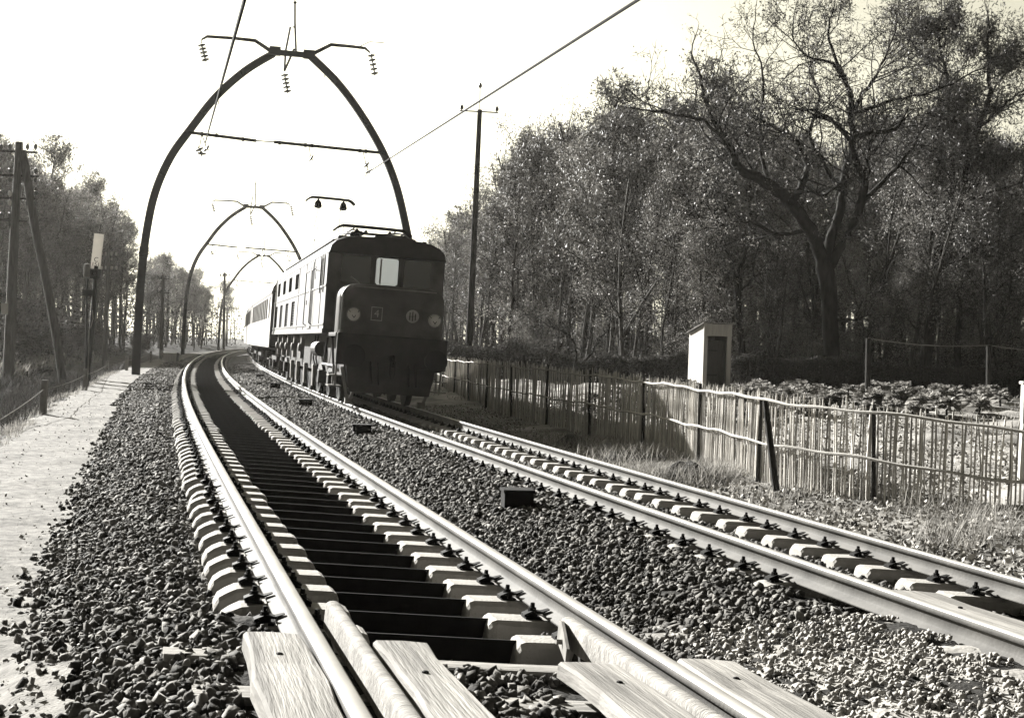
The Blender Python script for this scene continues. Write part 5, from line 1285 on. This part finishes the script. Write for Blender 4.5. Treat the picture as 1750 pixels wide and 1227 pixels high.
traced_tree('oak_tree', 56, [(1640, 668, 22), (1636, 600, 20), (1640, 540, 17), (1634, 480, 15)], [([(1634, 485, 12), (1625, 420, 9), (1640, 350, 5)], 0, 0, 8), ([(1636, 500, 9), (1668, 450, 7), (1700, 400, 4)], 0, 0, 8), ([(1638, 540, 6), (1700, 500, 5), (1770, 440, 3)], 0, -2, 9)], 'thinner dark tree right of the twin-stemmed one', 55, 2, 'leaf', L1=1.8, cat='tree')

# ---- hedges
def hedge(name, px0, px1, Y0, Y1, h, th, label, n, seed, material='hedge'):
    r = np.random.default_rng(seed); p0, p1 = at(px0, hor(px0), Y0), at(px1, hor(px1), Y1); tb = TB()
    t = r.random(n); x = p0.x + (p1.x - p0.x) * t; y = p0.y + (p1.y - p0.y) * t + (r.random(n) - .5) * th
    z = zg(x, y); hh = h * (.85 + .3 * vnoise(x * 1.2, y * 0, seed)); u = r.random(n); u = np.where(r.random(n) < .35, .8 + .2 * u, u)
    tb.leaves(np.stack([x, y, z + hh * u], -1), np.full(n, .075), r=r)
    for i in range(n // 25): tb.tube([(x[i], y[i], z[i]), (x[i] + r.normal() * .1, y[i], z[i] + hh[i] * 1.05)], [.012, .006], 3)
    o = link(name, tb.mesh(name, [M['bark2'], M[material]])); tag(o, label, 'hedge', 'hedges round the garden')
hedge('hedge', 762, 935, 58, 52, 1.45, 1.2, 'long low hedge behind the telegraph pole foot', 15000, 61)
hedge('hedge', 930, 1184, 50, 49, .95, .9, 'hedge left of the privy', 13000, 62)
hedge('hedge', 1247, 1475, 49, 48, .98, .9, 'hedge between the privy and the dark wire fence post', 13000, 63)
hedge('hedge', 1480, 1830, 48, 47, .80, .9, 'hedge running below the trees on the far right', 13000, 64)

# ---- cabbages
def cabbage_mesh(seed):
    r = np.random.default_rng(seed); b = MB(); n = 15
    lv = MB()
    for i in range(n):
        a = i * 2.4 + r.normal() * .2; tilt = .25 + 1.05 * (i / n) ; L_ = (.14 + .13 * i / n) * (.8 + .4 * r.random()); w_ = L_ * .85; z0 = .24 - .10 * i / n
        rows = []
        for k in range(5):
            t = k / 4; out = L_ * t; rr = .03 + out * math.sin(tilt + .5 * t) ; zz = z0 + out * math.cos(tilt + .7 * t); ww = w_ * (.22, .75, 1.0, .95, .5)[k] * .55
            row = []
            for m_ in (-1, -.5, 0, .5, 1):
                ru = .02 * math.sin(m_ * 6 + k * 2 + seed) + .05 * abs(m_) * w_
                row.append((rr * math.cos(a) - ww * m_ * math.sin(a), rr * math.sin(a) + ww * m_ * math.cos(a), zz + ru))
            rows.append(row)
        nb = len(lv.v); lv.v += [p for row in rows for p in row]
        for k in range(4):
            for m_ in range(4): lv.f.append((nb + k * 5 + m_, nb + k * 5 + m_ + 1, nb + k * 5 + m_ + 6, nb + k * 5 + m_ + 5)); lv.mi.append(0)
    b.tube([(0, 0, -.08), (.02, .01, .12), (0, 0, .27)], [.03, .025, .02], 6)
    return lv.mesh('leaves', M['cabbage'], True), b.mesh('stalk', M['stakepost'], True)
CB = [cabbage_mesh(i) for i in range(4)]
random.seed(5)
for i in range(135):
    if i < 115:
        px = 1240 + (1720 - 1240) * random.random() ** 1.2; Y = random.uniform(28.5, 40); lab = 'big leafy cabbage on its stalk in the garden behind the paling fence'
    else:
        px = random.uniform(1000, 1190); Y = random.uniform(34, 41); lab = 'leafy cabbage in the garden left of the privy'
    p = at(px, hor(px), Y); p.z = zgs(p.x, p.y)
    k = random.uniform(.7, 1.35); mw = Matrix.Translation(p) @ Matrix.Rotation(random.uniform(0, 6.28), 4, 'Z') @ Matrix.Diagonal((k, k, k * random.uniform(.9, 1.3), 1))
    r = empty('cabbage', mw); tag(r, lab, 'cabbage', 'cabbages behind the paling' if i < 115 else 'cabbages left of the privy'); c = CB[i % 4]; link('leaves', c[0], r); link('stalk', c[1], r)

# ---- grass (stuff)
def blades(name, n, fn, L, wdt, lean, material, seed):
    r = np.random.default_rng(seed); x, y = fn(r, n); s, o = s_of(x, y); z = zg(x, y, (s, o)); n = len(x)
    sc = (.4 + .9 * r.random(n)) * (.6 + .8 * vnoise(x * 1.3, y * 1.3, seed)); l = L * sc
    a = r.random(n) * 6.283; ln = lean * (.3 + r.random(n)); b_ = a + 1.57; w_ = wdt * (1 + .03 * np.maximum(y - 15, 0))
    P = np.stack([x, y, z - .02], -1); T = P + np.stack([np.cos(a) * ln * l, np.sin(a) * ln * l, l], -1); Mm = P * .5 + T * .5; Mm[:, 2] += l * .12
    wv = np.stack([np.cos(b_) * w_, np.sin(b_) * w_, 0 * w_], -1)
    V = np.stack([P - wv, P + wv, Mm + wv * .7, T, Mm - wv * .7], 1).reshape(-1, 3)
    i0 = np.arange(n) * 5
    F = np.concatenate([np.stack([i0, i0 + 1, i0 + 2], -1), np.stack([i0, i0 + 2, i0 + 4], -1), np.stack([i0 + 4, i0 + 2, i0 + 3], -1)])
    o_ = link(name, raw_mesh(name, V, F, M[material])); tag(o_, kind='stuff')
def so_area(s0, s1, o0, o1, bias=1.0, dens=None):
    def fn(r, n):
        s = s0 + (s1 - s0) * r.random(n) ** bias; o = o0 + (o1 - o0) * r.random(n); x, y = pt(s, o)
        if dens is not None: k = r.random(n) < dens(x, y, s, o); x, y = x[k], y[k]
        return x, y
    return fn
patch = lambda sc, sd, t=.45: (lambda x, y, s, o: np.clip((vnoise(x * sc, y * sc, sd) - t) * 5 + .5, .04, 1))
blades('dry_grass', 22000, so_area(8, 34, 5.7, 9.5, 1.3, patch(.9, 71, .5)), .08, .004, 1.1, 'grass', 71)
blades('dry_grass', 5000, so_area(9, 26, 6.2, 8.2, 1.2, patch(1.2, 77, .55)), .24, .004, .7, 'grass', 77)
blades('garden_grass', 26000, so_area(17, 62, 7.5, 24, 1.0, patch(.5, 72, .45)), .12, .007, .8, 'grass', 72)
blades('bank_grass', 60000, so_area(30, 95, -24, -7.2, 1.2, patch(.35, 73, .5)), .5, .010, .7, 'grass', 73)
blades('ditch_weeds', 36000, so_area(14, 70, -7.8, -3.75, 1.3, patch(.8, 74, .4)), .34, .006, .8, 'weeds', 74)
blades('path_edge_grass', 12000, so_area(14, 60, -4.4, -3.45, 1.5, patch(1.6, 75, .5)), .14, .004, 1.0, 'grass', 75)
blades('heap_grass', 5000, lambda r, n: (np.repeat([2.7, 2.25, 1.2], [n // 2, n // 4, n // 4])[:n - n % 4] + r.normal(size=n - n % 4) * .5, np.repeat([20.5, 23.5, 26.5], [n // 2, n // 4, n // 4])[:n - n % 4] + r.normal(size=n - n % 4) * .4), .26, .004, .9, 'grass', 79)
# fallen leaves on the right verge and in the garden
def litter(n, fn, seed):
    r = np.random.default_rng(seed); x, y = fn(r, n); z = zg(x, y); tb = TB(); tb.leaves(np.stack([x, y, z + .015 + .02 * r.random(len(x))], -1), np.full(len(x), .06), .6, 0, r=r); o = link('fallen_leaves', tb.mesh('fallen_leaves', [M['litter'], M['litter']])); tag(o, kind='stuff')
litter(40000, so_area(6, 40, 5.2, 13, 1.4), 81)
# ================================================================== HAZE
def haze_box():
    b = MB(); b.box(-160, 120, -25, 330, -4, 34); o = b.build('haze', []); 
    m = bpy.data.materials.new('haze'); m.use_nodes = True; nt = m.node_tree; nt.nodes.remove(nt.nodes['Principled BSDF'])
    v = nt.nodes.new('ShaderNodeVolumePrincipled'); v.inputs['Color'].default_value = g(.95); v.inputs['Density'].default_value = HAZE; v.inputs['Anisotropy'].default_value = .5
    nt.links.new(v.outputs[0], nt.nodes['Material Output'].inputs['Volume']); o.data.materials.append(m); tag(o, kind='stuff')
HAZE = .00013
if HAZE: haze_box()
bpy.context.view_layer.update()
